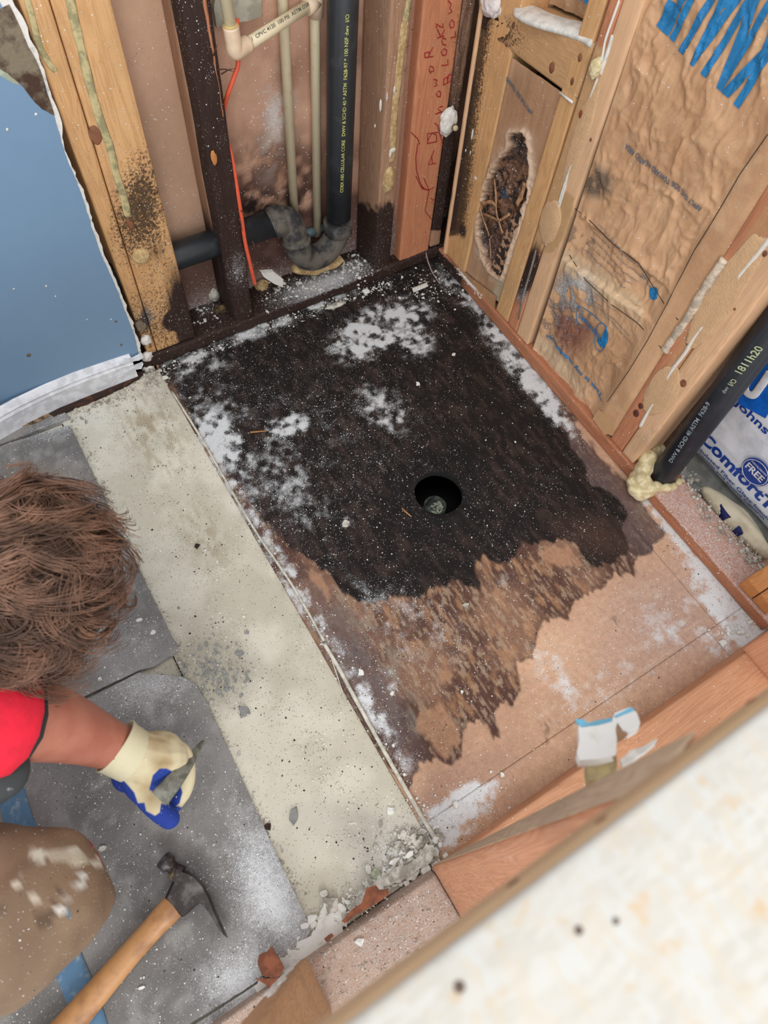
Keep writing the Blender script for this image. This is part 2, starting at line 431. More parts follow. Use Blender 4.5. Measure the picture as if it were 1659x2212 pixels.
# ============================================================ FLOOR
m_floor = painted('subfloor_board', 0.85, 0.34, 90, 0.6, 260)
m_sheet = painted('old_underlayment', 0.8, 0.10, 40, 0.25, 200)
m_tile = painted('grey_floor_tile', 0.75, 0.14, 45, 0.25, 180)
m_plaster = flat('white_plaster', (226, 224, 216), 0.85, 0.1, 60, bump=0.3)
m_rubble = flat('dirty_plaster', (205, 200, 188), 0.9, 0.2, 50, bump=0.4, c2=(150, 143, 130))
m_greyc = flat('grey_mortar', (142, 140, 135), 0.9, 0.1, 50, bump=0.3)
floor = empty('floor', (0.6, 0.6, 0)); tag(floor, kind='structure')
CORE = [(335, 790), (350, 765), (430, 735), (560, 680), (720, 615), (850, 570), (955, 525), (1000, 600), (1058, 681), (1106, 744), (1150, 800), (1190, 850), (1213, 909), (1230, 930), (1237, 964), (1268, 995),
        (1275, 1022), (1306, 1060), (1340, 1085), (1356, 1110), (1350, 1150), (1358, 1180), (1335, 1205), (1320, 1222), (1292, 1230), (1265, 1216), (1240, 1184), (1224, 1170), (1170, 1174),
        (1127, 1178), (1102, 1208), (1077, 1221), (1047, 1204), (1030, 1225), (1035, 1275), (1001, 1262), (971, 1254), (938, 1275), (904, 1292), (853, 1288), (802, 1307), (769, 1301), (743, 1286),
        (714, 1250), (684, 1225), (655, 1200), (615, 1170), (575, 1130), (520, 1060), (440, 950), (385, 850)]
OUTER = [(330, 790), (350, 750), (950, 510), (1200, 850), (1300, 980), (1380, 1080), (1440, 1150), (1405, 1195), (1368, 1215), (1372, 1245), (1335, 1243), (1312, 1264), (1243, 1296), (1229, 1341), (1174, 1346),
         (1161, 1387), (1156, 1424), (1120, 1433), (1124, 1488), (1105, 1530), (1085, 1520), (1062, 1540), (1083, 1602), (1060, 1602), (1051, 1579), (1030, 1548), (1001, 1579), (996, 1630), (969, 1648),
         (927, 1639), (905, 1650), (880, 1720), (800, 1620), (725, 1490), (655, 1370), (600, 1270), (540, 1160), (420, 930)]
LIGHTI = [[(655, 1220), (690, 1235), (715, 1290), (722, 1325), (700, 1300), (668, 1262)], [(905, 1540), (960, 1525), (985, 1560), (1000, 1600), (960, 1640), (930, 1600), (895, 1570)],
          [(1170, 1180), (1222, 1180), (1258, 1215), (1262, 1230), (1200, 1225), (1150, 1205)]]
def floor_col(P):
    u, v = PX(P)
    wx = (fbm(P, 22, 4, 3) - .5) * 46; wy = (fbm(P, 22, 4, 9) - .5) * 46
    jag = (vn(P, (150, 40, 1), 5) - .5) * 16
    uu, vv = u + wx * .6, v + wy * .6 + jag
    n1 = fbm(P, (90, 35, 1), 4, 21); n2 = fbm(P, 9, 4, 22); n3 = fbm(P, (260, 70, 1), 3, 23)
    c = mix(lin((204, 164, 134)), lin((178, 140, 114)), np.clip(n2 * 1.4 - .3, 0, 1))
    c = mix(c, lin((220, 180, 144)), np.clip((n1 - .5) * 1.6, 0, 1) * .6)
    c = mix(c, lin((182, 150, 134)), np.clip(ell(u, v, 1480, 1330, 300, 170, -20) * 1.6, 0, 1) * .7)
    c = mix(c, lin((170, 134, 114)), np.clip(ell(u, v, 1000, 1690, 230, 70, -32) * 1.6, 0, 1) * .7)
    c = mix(c, lin((150, 124, 110)), np.clip(ell(u, v, 1420, 1060, 200, 40, 48) * 2, 0, 1) * .6)
    n5 = fbm(P, (16, 110, 1), 4, 77); c = mix(c, lin((206, 178, 154)), np.clip((n5 - .5) * 3, 0, 1) * .45 * (ell(u, v, 1380, 1400, 300, 130, -25) > 0))
    so = poly_sd(uu, vv, OUTER)
    o = sstep(-2, 5, so)
    st = mix(lin((136, 102, 82)), lin((88, 60, 50)), sstep(.35, .65, n2)); st = mix(st, lin((172, 148, 122)), sstep(.55, .68, fbm(P, (210, 60, 1), 3, 99)) * .6)
    st = mix(st, lin((178, 134, 98)), sstep(.5, .75, n1) * .55 * (ell(u, v, 990, 1360, 330, 190, 0) > 0))
    st = mix(st, lin((70, 45, 36)), np.exp(-np.abs(so - 4) / 6.0) * .55)
    grey = ell(u, v, 800, 1430, 210, 75, 58) ** .5
    st = mix(st, lin((128, 122, 112)), grey * sstep(.4, .6, n1) * .8)
    pur = np.maximum(ell(u, v, 790, 1470, 300, 60, 60), ell(u, v, 1300, 1060, 300, 62, 48)) ** .6
    st = mix(st, lin((92, 78, 78)), np.clip(pur * 1.3, 0, 1) * .75)
    c = mix(c, st, o)
    for L in LIGHTI:
        c = mix(c, lin((176, 134, 104)), sstep(0, 10, poly_sd(uu, vv, L)) * .75)
    sc_ = poly_sd(uu, vv, CORE)
    k = sstep(-2, 5, sc_)
    blk = mix(lin((25, 19, 16)), lin((60, 46, 40)), sstep(.4, .8, n1) * .8)
    blk = mix(blk, lin((78, 62, 60)), ell(u, v, 560, 1120, 260, 70, 55) * sstep(.35, .7, n3))
    blk = mix(blk, lin((74, 52, 42)), ell(u, v, 1290, 1160, 130, 60, 20) * .8)
    blk = mix(blk, lin((15, 14, 14)), ell(u, v, 947, 1062, 130, 115, 0) ** .4 * .8)
    c = mix(c, blk, k)
    # small dark knots and cracks in the clean part
    for (a, b, r) in ((1180, 1570, 16), (1176, 1600, 12), (1243, 1270, 12), (1325, 1345, 14), (1165, 1352, 8)):
        c = mix(c, lin((96, 72, 58)), np.clip(ell(uu, vv, a, b, r, r * 1.3) * 2, 0, 1) * .5 * sstep(.35, .6, n3))
    d = 0.10 + 0 * u
    for (a, b, rx, ry, an, s) in ((820, 712, 150, 66, -24, 1.5), (905, 745, 60, 40, -20, .7), (620, 925, 60, 34, -20, 1.1), (470, 950, 75, 50, 60, .95), (835, 885, 95, 55, 40, .65), (500, 1010, 160, 70, 60, .6),
                                  (640, 1080, 180, 70, 60, .35), (450, 880, 130, 90, 20, .35), (1120, 780, 190, 42, 51, 1.15), (1200, 890, 120, 30, 50, .9), (990, 620, 80, 40, 40, .8), (600, 690, 280, 30, -22, .8), (420, 790, 110, 40, -10, .6),
                                  (980, 1760, 120, 70, -30, 1.35), (940, 1800, 90, 60, -30, 1.2), (1030, 1720, 110, 40, -32, .8), (720, 1400, 330, 36, 59, .62), (590, 1200, 260, 36, 58, .68), (850, 1600, 220, 42, 60, .6),
                                  (1430, 1100, 110, 44, 48, 1.1), (1500, 1180, 140, 50, 47, 1.2), (1590, 1310, 130, 60, 46, 1.3), (1600, 1390, 90, 60, 0, 1.0), (1560, 1260, 220, 90, 46, .7), (1190, 1440, 110, 60, 60, .6),
                                  (1330, 1460, 240, 80, -32, .55), (1450, 1330, 180, 90, 20, .55), (1100, 1250, 50, 30, 0, .5), (900, 1360, 200, 130, 30, .52), (760, 1250, 100, 26, 55, .2), (1370, 1010, 110, 40, 48, .6), (745, 1130, 30, 18, 0, .6),
                                  (840, 1470, 60, 30, 60, .7), (1350, 1580, 200, 60, -32, .35)):
        d = d + s * np.clip(ell(u, v, a, b, rx, ry, an) * 1.6, 0, 1)
    streakn = fbm(P, (25, 160, 1), 3, 41)
    d = d * (0.55 + .9 * streakn * (ell(u, v, 820, 712, 220, 120) > 0) + .45 * (ell(u, v, 820, 712, 220, 120) <= 0))
    d = d + .28 * sstep(.0, 1, ell(u, v, 640, 960, 420, 330)) + .1 * k
    irr = np.clip((fbm(P, (60, 60, 1), 4, 44) - .15) * 2.1, .3, 1.25); d = .10 + (d - .10) * irr
    d = np.where((u > 1000) & (u < 1230) & (v > 740) & (v < 1000) & (ell(u, v, 1120, 780, 190, 60, 51) <= 0), d * .25, d)
    g = .12 + .5 * ell(u, v, 960, 1800, 160, 120) + .6 * ell(u, v, 1480, 1180, 260, 80, 47) + .3 * (1 - k) * o
    return dict(col=c, dust=np.clip(d, 0, 1.3), grit=g)
def panel(name, x0, x1, y0, y1, z, th, m, fn, cell=0.004, parent=None, hole=None, zfn=None):
    xs = np.linspace(x0, x1, max(2, int((x1 - x0) / cell) + 1)); ys = np.linspace(y0, y1, max(2, int((y1 - y0) / cell) + 1))
    X, Y = np.meshgrid(xs, ys, indexing='ij'); P = np.stack([X, Y, np.full_like(X, z)], -1).reshape(-1, 3)
    F = grid_faces(len(xs), len(ys)); n = len(xs); mm = len(ys)
    if hole:
        hx, hy, r = hole; dx, dy = P[:, 0] - hx, P[:, 1] - hy; d = np.hypot(dx, dy)
        keep = ~(d[F] < r * .999).any(1); F = F[keep]
        near = (d >= r * .999) & (d < r + cell * 1.5)
        used = np.zeros(len(P), bool); cnt = np.zeros(len(P), int); np.add.at(cnt, F.ravel(), 1)
        edge = near & (cnt > 0) & (cnt < 4)
        P[edge, 0] = hx + dx[edge] / d[edge] * r; P[edge, 1] = hy + dy[edge] / d[edge] * r
    border = np.concatenate([np.arange(n) * mm, (n - 1) * mm + np.arange(1, mm), (np.arange(n - 1)[::-1]) * mm + mm - 1, np.arange(1, mm - 1)[::-1]])
    nb = len(border); low = P[border].copy(); low[:, 2] = z - th
    off = len(P)
    if zfn is not None: P[:, 2] += zfn(P)
    side = np.stack([border, off + np.arange(nb), off + (np.arange(nb) + 1) % nb, np.roll(border, -1)], -1)
    P2 = np.concatenate([P, low]); a = fn(P2); c = a.pop('col')
    return raw(name, P2, np.concatenate([F, side]), m, parent, False, a, c)
HX, HY, HR = 0.602, 0.5635, 0.057
JY, JX = -0.008, 0.950
fz = lambda P: (fbm(P, 30, 3, 60) - .5) * .0016 + (fbm(P, 200, 2, 61) - .5) * .0009 * (poly_sd(*PX(P), OUTER) > 0)
def fzh(P):
    d = np.hypot(P[:, 0] - HX, P[:, 1] - HY)
    return fz(P) + .004 * np.exp(-((d - HR - .012) / .012) ** 2) * (1 + fbm(P, 150, 2, 5) - .5)
panel('subfloor_panel', 0.183, JX - .0002, JY + .0002, YR, 0.0, 0.018, m_floor, floor_col, 0.003, floor, (HX, HY, HR), fzh)
panel('subfloor_panel', JX + .0002, 1.30, JY + .0002, YR, -0.0006, 0.018, m_floor, floor_col, 0.004, floor, None, fz)
panel('subfloor_panel', 0.183, 0.924, -0.30, JY - .0002, -0.0008, 0.018, m_floor, floor_col, 0.004, floor, None, fz)
panel('subfloor_panel', 0.9244, 1.30, -0.30, JY - .0002, -0.0003, 0.018, m_floor, floor_col, 0.004, floor, None, fz)
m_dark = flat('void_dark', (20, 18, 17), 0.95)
# rim of the cut-out and the drain stub below it
rim = []
NR = 96
V = []; F = []
for k in range(NR):
    a = 2 * math.pi * k / NR; rr = HR + random.uniform(-.0008, .0008)
    V += [(HX + (rr + .0015) * math.cos(a), HY + (rr + .0015) * math.sin(a), .0015), (HX + rr * math.cos(a), HY + rr * math.sin(a), -.009), (HX + (rr + .001) * math.cos(a), HY + (rr + .001) * math.sin(a), -.019)]
for k in range(NR):
    for j in (0, 1): F.append((k * 3 + j, k * 3 + j + 1, ((k + 1) % NR) * 3 + j + 1, ((k + 1) % NR) * 3 + j))
raw('hole_rim', V, F, flat('charred_edge', (24, 20, 18), 0.95, bump=.5), floor)
cav = empty('floor_cavity', (HX, HY, -.3)); tag(cav, kind='structure')
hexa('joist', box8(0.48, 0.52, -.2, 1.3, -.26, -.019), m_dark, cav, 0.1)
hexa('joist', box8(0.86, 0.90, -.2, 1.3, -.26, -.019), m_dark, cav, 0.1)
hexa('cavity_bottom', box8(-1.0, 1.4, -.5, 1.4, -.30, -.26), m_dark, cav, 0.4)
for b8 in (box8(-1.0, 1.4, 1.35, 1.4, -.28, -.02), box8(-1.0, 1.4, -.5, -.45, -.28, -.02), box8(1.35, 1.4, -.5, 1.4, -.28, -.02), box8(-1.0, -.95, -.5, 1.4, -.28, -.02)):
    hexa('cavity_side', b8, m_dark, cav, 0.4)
dc = W(940, 1092, z=-.085)
m_abs = flat('black_pipe_plastic', (38, 42, 46), 0.42, 0.15, 30, bump=0.08, c2=(58, 62, 66), thr=(.5, .75))
m_absg = flat('grimy_stub', (92, 98, 90), 0.8, 0.2, 60, c2=(50, 56, 50), bump=.3)
dr = empty('drain_stub', dc - [0, 0, .1]); tag(dr, 'stub of drain pipe choked with rubble down inside the round floor hole', 'pipe')
V = []; F = []
for k in range(32):
    a = 2 * math.pi * k / 32; c_, s_ = math.cos(a), math.sin(a)
    for r_, z_ in ((.028, -.15), (.028, 0), (.0235, 0), (.0235, -.03)): V.append(dc + [r_ * c_, r_ * s_, z_])
for k in range(32):
    for j in range(3): F.append((k * 4 + j, ((k + 1) % 32) * 4 + j, ((k + 1) % 32) * 4 + j + 1, k * 4 + j + 1))
raw('pipe_stub', V, F, m_absg, dr, True)
P = [dc + [random.uniform(-.018, .018), random.uniform(-.019, .008), -.012 + random.uniform(-.006, .004)] for _ in range(60)]
crumbs('rubble_plug', P, [random.uniform(.003, .008) for _ in P], flat('pale_green_rubble', (186, 196, 170), .9, .2, 120), dr)
raw_plug = lump('clogging', dc + [0, 0, -.02], (.0235, .0235, .008), m_absg, dr, 3, .15)
o = tube('loose_wire', smooth_path([W(1000, 1040, z=-.03), W(1002, 1055, z=-.035), W(998, 1070, z=-.04), W(1004, 1085, z=-.045)], 5), .0012, flat('wire_grey', (140, 138, 130)), None, 6)
tag(o, 'thin pale wire curled inside the right rim of the floor hole', 'wire')

# pale old underlayment strip and its torn edge
def sheet_col(P):
    u, v = PX(P)
    n = fbm(P, 11, 4, 70); n2 = fbm(P, (130, 40, 1), 3, 71)
    c = mix(lin((214, 208, 190)), lin((192, 185, 166)), sstep(.3, .7, n))
    c = mix(c, lin((158, 140, 110)), np.clip(ell(u, v, 330, 930, 150, 90, 60) * 1.1 * sstep(.4, .6, n2), 0, 1) * .8)
    c = mix(c, lin((150, 132, 104)), np.clip(ell(u, v, 440, 1160, 120, 60, 60), 0, 1) * sstep(.45, .6, n2) * .7)
    c = mix(c, lin((146, 140, 124)), np.clip(ell(u, v, 450, 1450, 130, 110, 0) * 2, 0, 1) * .6)
    c = mix(c, lin((150, 144, 136)), np.clip(ell(u, v, 800, 1800, 190, 90, 20) * 1.4, 0, 1) * .45)
    g = .40 + .6 * ell(u, v, 330, 950, 200, 130, 50) + .55 * ell(u, v, 420, 1160, 160, 100, 50) + .4 * ell(u, v, 470, 1450, 170, 140) + .25 * ell(u, v, 700, 1600, 200, 120) + .35 * ell(u, v, 840, 1790, 150, 100)
    e = np.minimum(P[..., 0] + .075, .19 - P[..., 0]); g = g + .6 * sstep(.03, .0, e)
    d = .25 + .6 * ell(u, v, 850, 1850, 220, 110, -30) + .5 * ell(u, v, 190, 900, 140, 60, -20) + .4 * ell(u, v, 340, 850, 80, 60)
    return dict(col=c, dust=d, grit=np.clip(g, 0, 1))
hexa('underlayment_sheet', box8(-0.075, 0.1825, -0.0715, 1.205, -0.016, 0.003), m_sheet, floor, 0.006, 0.001, 0.0006, 40, sheet_col)
hexa('underlayment_sheet', box8(-1.0, -0.077, -0.32, 1.30, -0.016, -0.004), m_sheet, floor, 0.02, 0.001, 0, 40, sheet_col)
hexa('underlayment_sheet', box8(-0.0745, 0.181, -0.32, -0.0725, -0.016, -0.001), m_floor, floor, 0.008, 0.001, 0, 40, lambda P: dict(col=mix(lin((176, 140, 118)), lin((150, 116, 98)), fbm(P, 30, 3)), dust=.9 + 0 * P[:, 0], grit=.3))
m_edge = flat('torn_sheet_edge', (214, 208, 192), .8, .15, 60, bump=.2)
def edgepts(L, z=.004): return [W(a, b, z=z) for a, b in L]
t = tube('torn_edge_strip', smooth_path(edgepts([(372, 846), (440, 955), (500, 1060), (560, 1160), (630, 1262), (700, 1385)]), 6), [(.0028, .0035)] * 31, m_edge, floor, 6)
t = tube('torn_edge_strip', smooth_path(edgepts([(700, 1390), (730, 1440), (765, 1505), (840, 1640), (900, 1745), (940, 1812)], .007), 6), [(.004, .003)] * 31, m_edge, floor, 6)
t = tube('torn_edge_strip', smooth_path(edgepts([(712, 1410), (735, 1480), (748, 1520)], .006), 6), [(.0012, .001)] * 13, m_edge, floor, 6)

# grey tiles
def tile_col(P):
    u, v = PX(P)
    n = fbm(P, 8, 4, 80); n2 = fbm(P, 45, 4, 81)
    c = mix(lin((142, 138, 134)), lin((112, 109, 106)), sstep(.3, .7, n))
    c = mix(c, lin((164, 161, 156)), sstep(.5, .75, n2) * .5)
    c = mix(c, lin((128, 112, 96)), ell(u, v, 80, 1040, 160, 60) * .8)
    d = .30 + .9 * ell(u, v, 590, 1950, 190, 120, 60) + .5 * ell(u, v, 330, 1480, 170, 70, -10) + .9 * ell(u, v, 520, 2130, 130, 120) + .4 * ell(u, v, 560, 1800, 150, 100, 60) + .6 * ell(u, v, 130, 920, 130, 40, -20) + .3 * ell(u, v, 260, 1380, 150, 60)
    g = .20 + .25 * ell(u, v, 300, 1560, 240, 160)
    return dict(col=c, dust=d, grit=g)
def tile(pts, seed, z=.010):
    # outline in floor points, gridded by clipping a dense mesh
    P = np.array([p[:2] for p in pts]); x0, y0 = P.min(0); x1, y1 = P.max(0)
    cell = .007; nx, ny = int((x1 - x0) / cell) + 2, int((y1 - y0) / cell) + 2
    bm = bmesh.new()
    # dense outline
    out = []
    for i in range(len(P)):
        a, b = P[i], P[(i + 1) % len(P)]; L = np.linalg.norm(b - a); n = max(1, int(L / .006))
        s = np.array([-(b - a)[1], (b - a)[0]]) / (L + 1e-9)
        for k in range(n): out.append(a + (b - a) * k / n + s * (.0011 * (2 * fbm(np.array([[*(a + (b - a) * k / n), 0]]), 80, 3, seed)[0] - 1) if 0 < k else 0))
    vs = [bm.verts.new((p[0], p[1], z)) for p in out]; bm.faces.new(vs)
    for ax, lo, hi in ((0, x0, x1), (1, y0, y1)):
        q = lo + cell
        while q < hi:
            co = Vector((q, 0, 0)) if ax == 0 else Vector((0, q, 0)); no = Vector((1, 0, 0)) if ax == 0 else Vector((0, 1, 0))
            bmesh.ops.bisect_plane(bm, geom=bm.verts[:] + bm.edges[:] + bm.faces[:], plane_co=co, plane_no=no); q += cell
    r = bmesh.ops.extrude_face_region(bm, geom=bm.faces[:])
    for v in [g for g in r['geom'] if isinstance(g, bmesh.types.BMVert)]: v.co.z -= .012
    bmesh.ops.recalc_face_normals(bm, faces=bm.faces)
    V = np.array([v.co[:] for v in bm.verts]); bm.verts.index_update(); F = [tuple(v.index for v in f.verts) for f in bm.faces]; bm.free()
    a = tile_col(V); c = a.pop('col')
    return raw('floor_tile', V, F, m_tile, floor, False, a, c)
g = .0015
def Z(u, v): return W(u, v, z=.010)
cA = Z(386, 1410); cB = Z(165, 1518)
tile([Z(150, 918), Z(386, 1406), Z(365, 1418), Z(330, 1440), Z(300, 1447), Z(165, 1512), (-.45, .530), (-.45, 1.06 + .09), (-.2, 1.155)], 1)
tile([(-.055, 1.158), (-.20, 1.160), (-.75, 1.155), (-.75, 1.215), (-.2, 1.20), (-.065, 1.205)], 2)
tile([(-.452, .53), (-.452, 1.152), (-.75, 1.152), (-.75, .53)], 3)
tile([Z(300, 1453), Z(345, 1458), Z(395, 1462), Z(425, 1480), Z(448, 1520), Z(504, 1643), Z(560, 1765), Z(673, 2006), (-.075, -.05), (-.18, -.062), (-.42, -.05), (-.42, .524), Z(165, 1522)], 4)
tile([(-.422, -.05), (-.422, .524), (-.75, .524), (-.75, -.05)], 5)
tile([(-.18, -.065), (-.42, -.055), (-.75, -.055), (-.75, -.32), (-.18, -.32)], 6)

# blue masking tape
m_tape = flat('blue_tape', (86, 122, 152), .7, .2, 50, c2=(150, 165, 172), thr=(.5, .75))
TY = np.linspace(-.30, .62, 60); V = []; F = []
for i, y in enumerate(TY):
    for j, x in enumerate(np.linspace(-.442, -.397, 5)): V.append((x + .002 * math.sin(y * 30), y, .0112 + .0008 * random.random() + (.0006 if j in (0, 4) else 0)))
F = grid_faces(60, 5)
V = np.array(V); low = V - [0, 0, .001]
o = raw('masking_tape', V, F, m_tape); tag(o, 'worn blue tape strip stuck along the grey tiles, running under the khaki knee', 'tape')
o.modifiers.new('t', 'SOLIDIFY').thickness = -.0006

# clear plastic sheet under the hair
m, nt, b = mat('clear_plastic'); b.inputs['Base Color'].default_value = (.9, .93, .95, 1); b.inputs['Roughness'].default_value = .22; b.inputs['Transmission Weight'].default_value = .85; b.inputs['IOR'].default_value = 1.3
m_clear = m
o = extrude('plastic_scrap', [W(u, v, z=.013) for u, v in [(55, 1452), (120, 1420), (190, 1385), (232, 1358), (248, 1335), (240, 1310), (225, 1285), (120, 1240), (20, 1300), (10, 1420)]], (0, 0, .0035), m_clear, None)
tag(o, 'clear plastic packaging scrap with a rounded corner lying on grey tile beneath the hair', 'packaging')

# ============================================================ WALL SHEETS, BASEBOARD
m_rear = painted('brown_board_back', .8, .12, 50, .25, 200)
def rear_col(P):
    u, v = PX(P)
    n = fbm(P, 9, 4, 90); n2 = fbm(P, 40, 4, 91)
    c = mix(lin((202, 160, 134)), lin((180, 140, 116)), sstep(.3, .7, n))
    left = u < 470
    c = mix(c, lin((196, 164, 136)), left * .5)
    c = mix(c, lin((142, 104, 84)), (~left) * sstep(.4, .75, n) * .7)
    stain = np.clip(ell(u, v, 600, 430, 160, 200) * 1.8, 0, 1)
    c = mix(c, lin((88, 60, 50)), stain * sstep(.25, .6, n2))
    c = mix(c, lin((190, 172, 158)), np.clip(ell(u, v, 595, 260, 60, 170, 8) * 1.2, 0, 1) * sstep(.45, .65, n2) * .9)
    c = mix(c, lin((30, 22, 20)), np.clip(ell(u, v, 590, 445, 130, 50) * 1.6, 0, 1) * sstep(.35, .6, n2) * .9)
    low = sstep(.235, .2, P[..., 2]); c = mix(c, mix(lin((104, 72, 66)), lin((78, 52, 48)), n2), low * .85)
    c = mix(c, lin((168, 160, 150)), sstep(.06, .0, P[..., 2]) * .3)
    d = .1 + .8 * ell(u, v, 590, 250, 50, 110) + .5 * sstep(.15, .05, P[..., 2])
    return dict(col=c, dust=d, grit=.25 + .6 * ell(u, v, 610, 400, 140, 160))
wb = hexa('wall_back', box8(-.9, 1.14, YR, YR + .0127, -.02, 1.5), m_rear, None, .008, .001, .0, 10, rear_col); tag(wb, kind='structure')
m_gyp = flat('gypsum_core', (226, 222, 214), .9, .12, 60, bump=.5, c2=(170, 160, 150), thr=(.5, .8))
yw = YB - .014
wl = empty('wall_left', (-.3, yw, 0)); tag(wl, kind='structure')
EDGE = [(22, -5), (27, 0), (60, 60), (98, 162), (112, 210), (127, 243), (135, 287), (148, 341), (182, 418), (202, 483), (224, 547), (260, 628), (283, 689), (300, 736), (306, 768)]
ep = [W(a, b, y=yw) for a, b in EDGE]
outl = [np.array([-.9, yw, .03]), np.array([-.9, yw, 1.5]), np.array([ep[0][0] - .13, yw, 1.5])] + ep + [W(304, 775, y=yw)]
extrude('gypsum_board', outl, (0, .0127, 0), m_gyp, wl, .004, .007, 3, skip=(0, 1, len(outl) - 1))
PE = [(-60, -60), (-10, -10), (8, 20), (20, 60), (45, 92), (62, 120), (92, 166), (105, 210), (118, 252), (140, 330), (176, 418), (196, 483), (218, 547), (254, 628), (277, 689), (294, 736), (300, 768)]
m_blue = painted('blue_wall_paint', .45, .04, 30, .05, 120, spec=.4)
def pw(L, off): return [W(a, b, y=yw - off) for a, b in L]
pp = pw(PE, .0006)
V0 = [np.array([-.9, yw - .0006, .03]), np.array([-.9, yw - .0006, 1.5]), np.array([pp[0][0] - .1, yw - .0006, 1.5])] + pp
o = extrude('blue_paint_layer', V0, (0, .0005, 0), m_blue, wl, .0015, .006, 5, skip=(0, 1, len(V0) - 1))
me = o.data; n = len(me.vertices); co = np.zeros(n * 3, np.float32); me.vertices.foreach_get('co', co); co = co.reshape(-1, 3)
A = me.attributes.new('col', 'FLOAT_COLOR', 'POINT'); cc = np.ones((n, 4), np.float32); cc[:, :3] = lin((118, 148, 176)); A.data.foreach_set('color', cc.ravel())
A = me.attributes.new('dust', 'FLOAT', 'POINT'); A.data.foreach_set('value', np.full(n, .0, np.float32))
TP = [(-60, -40), (0, 20), (20, 10), (42, 55), (61, 101), (78, 130), (91, 162), (105, 209), (118, 250), (91, 236), (76, 222), (61, 203), (50, 188), (37, 176), (18, 160), (0, 149), (-60, 140)]
m_torn = flat('torn_paper', (128, 116, 96), .9, .2, 22, bump=.6, c2=(70, 48, 36), thr=(.45, .62))
extrude('torn_paper_patch', pw(TP, .0012), (0, .0006, 0), m_torn, wl, .0012, .006, 8)
extrude('pale_paint_fringe', pw([(-60, 132), (0, 143), (18, 155), (34, 170), (42, 184), (28, 180), (0, 163), (-60, 150)], .0009), (0, .0004, 0), flat('pale_green_paint', (176, 184, 160), .7), wl)
for k, (a, b, r) in enumerate(((62, 767, 5), (100, 618, 2.4), (188, 690, 2), (240, 690, 2), (30, 624, 2), (78, 247, 2.5), (16, 280, 2.5), (250, 695, 3), (262, 745, 3), (120, 640, 2))):
    p = W(a, b, y=yw - .001); lump('wall_speck', p, (.0011 * r, .0008, .0011 * r), m_torn if k in (0, 7, 8) else m_plaster, wl, 1, .3, seed=k)
# lower ragged gypsum behind the edge
for k, (a, b, r) in enumerate(((305, 705, 9), (315, 735, 11), (318, 770, 12), (300, 700, 8), (322, 800, 13), (335, 830, 14), (300, 820, 9), (345, 850, 12))):
    p = W(a, b, y=YB - .004); lump('gypsum_crumble', p, (.0012 * r, .008, .0013 * r), m_gyp if k % 3 else m_torn, wl, 3, .45, 2.2, k)
# baseboard, leaning away from the wall towards the left
m_white = flat('white_trim_paint', (228, 230, 234), .42, .04, 40, c2=(205, 206, 210))
prof = [(0, 0), (0, .058), (-.002, .060), (.002, .066), (.002, .070), (-.001, .072), (.004, .080), (.0085, .086), (.011, .0875), (.013, .0875), (.013, 0)]
st = [(-.60, 1.150), (-.35, 1.168), (-.211, 1.184), (-.14, 1.199), (-.069, 1.207), (.02, 1.209), (.09, 1.210), (.13, 1.210)]
V = []; F = []; np_ = len(prof)
xs = np.linspace(-.60, .13, 90); ys = np.interp(xs, [s[0] for s in st], [s[1] for s in st])
for i, (x, y) in enumerate(zip(xs, ys)):
    hs = np.interp(x, [-.6, -.2, 0, .15], [1.04, 1.02, .98, .84])
    for (a, b) in prof: V.append((x, y - .012 + a, .004 + b * hs + (.004 * math.sin(x * 9))))
for i in range(len(xs) - 1):
    for k in range(np_):
        a, b = i * np_ + k, i * np_ + (k + 1) % np_; F.append((a, a + np_, b + np_, b))
F += [tuple(range(np_)), tuple(len(V) - np_ + k for k in range(np_))[::-1]]
bb = empty('baseboard_left', (-.2, 1.19, 0)); tag(bb, kind='structure'); raw('moulded_board', V, F, m_white, bb)
# ragged broken end: two tongues
for L in ([(258, 788), (270, 778), (290, 776), (308, 766), (311, 772), (300, 779), (285, 781), (272, 786)], [(225, 820), (262, 806), (300, 790), (310, 786), (306, 797), (285, 800), (276, 806), (268, 808), (262, 814), (240, 824)]):
    extrude('splintered_end', [W(a, b, y=1.196) for a, b in L], (0, .008, 0), m_white, bb, .001, .005, 4)
m_rot = flat('rotten_wood', (48, 32, 26), .95, .3, 60, bump=.6, c2=(92, 54, 38), thr=(.5, .7))
o = extrude('rotted_strip', [W(a, b, z=.012) for a, b in [(105, 893), (140, 873), (200, 848), (245, 828), (290, 803), (312, 800), (300, 815), (262, 835), (205, 862), (150, 884), (115, 900)]], (0, 0, -.008), m_rot, None, .0025, .005, 6)
tag(o, 'dark rotted strip of wood exposed below the broken end of the white baseboard', 'wood strip')
o = extrude('rotted_strip', [W(a, b, z=.012) for a, b in [(25, 914), (60, 905), (95, 890), (110, 897), (80, 912), (45, 922)]], (0, 0, -.006), flat('tan_splinter', (146, 122, 92), .9, .3, 70, bump=.5, c2=(70, 50, 36)), None, .002, .005, 7)
tag(o, 'short tan splinter of wood peeking from under the white baseboard at the left', 'wood strip')
# sheathing behind the right wall
wr = hexa('wall_right', box8(XR + .092, XR + .104, .36, 1.36, .0, 1.5), flat('sheathing', (120, 98, 78), .9, .2), None, .08); tag(wr, kind='structure')

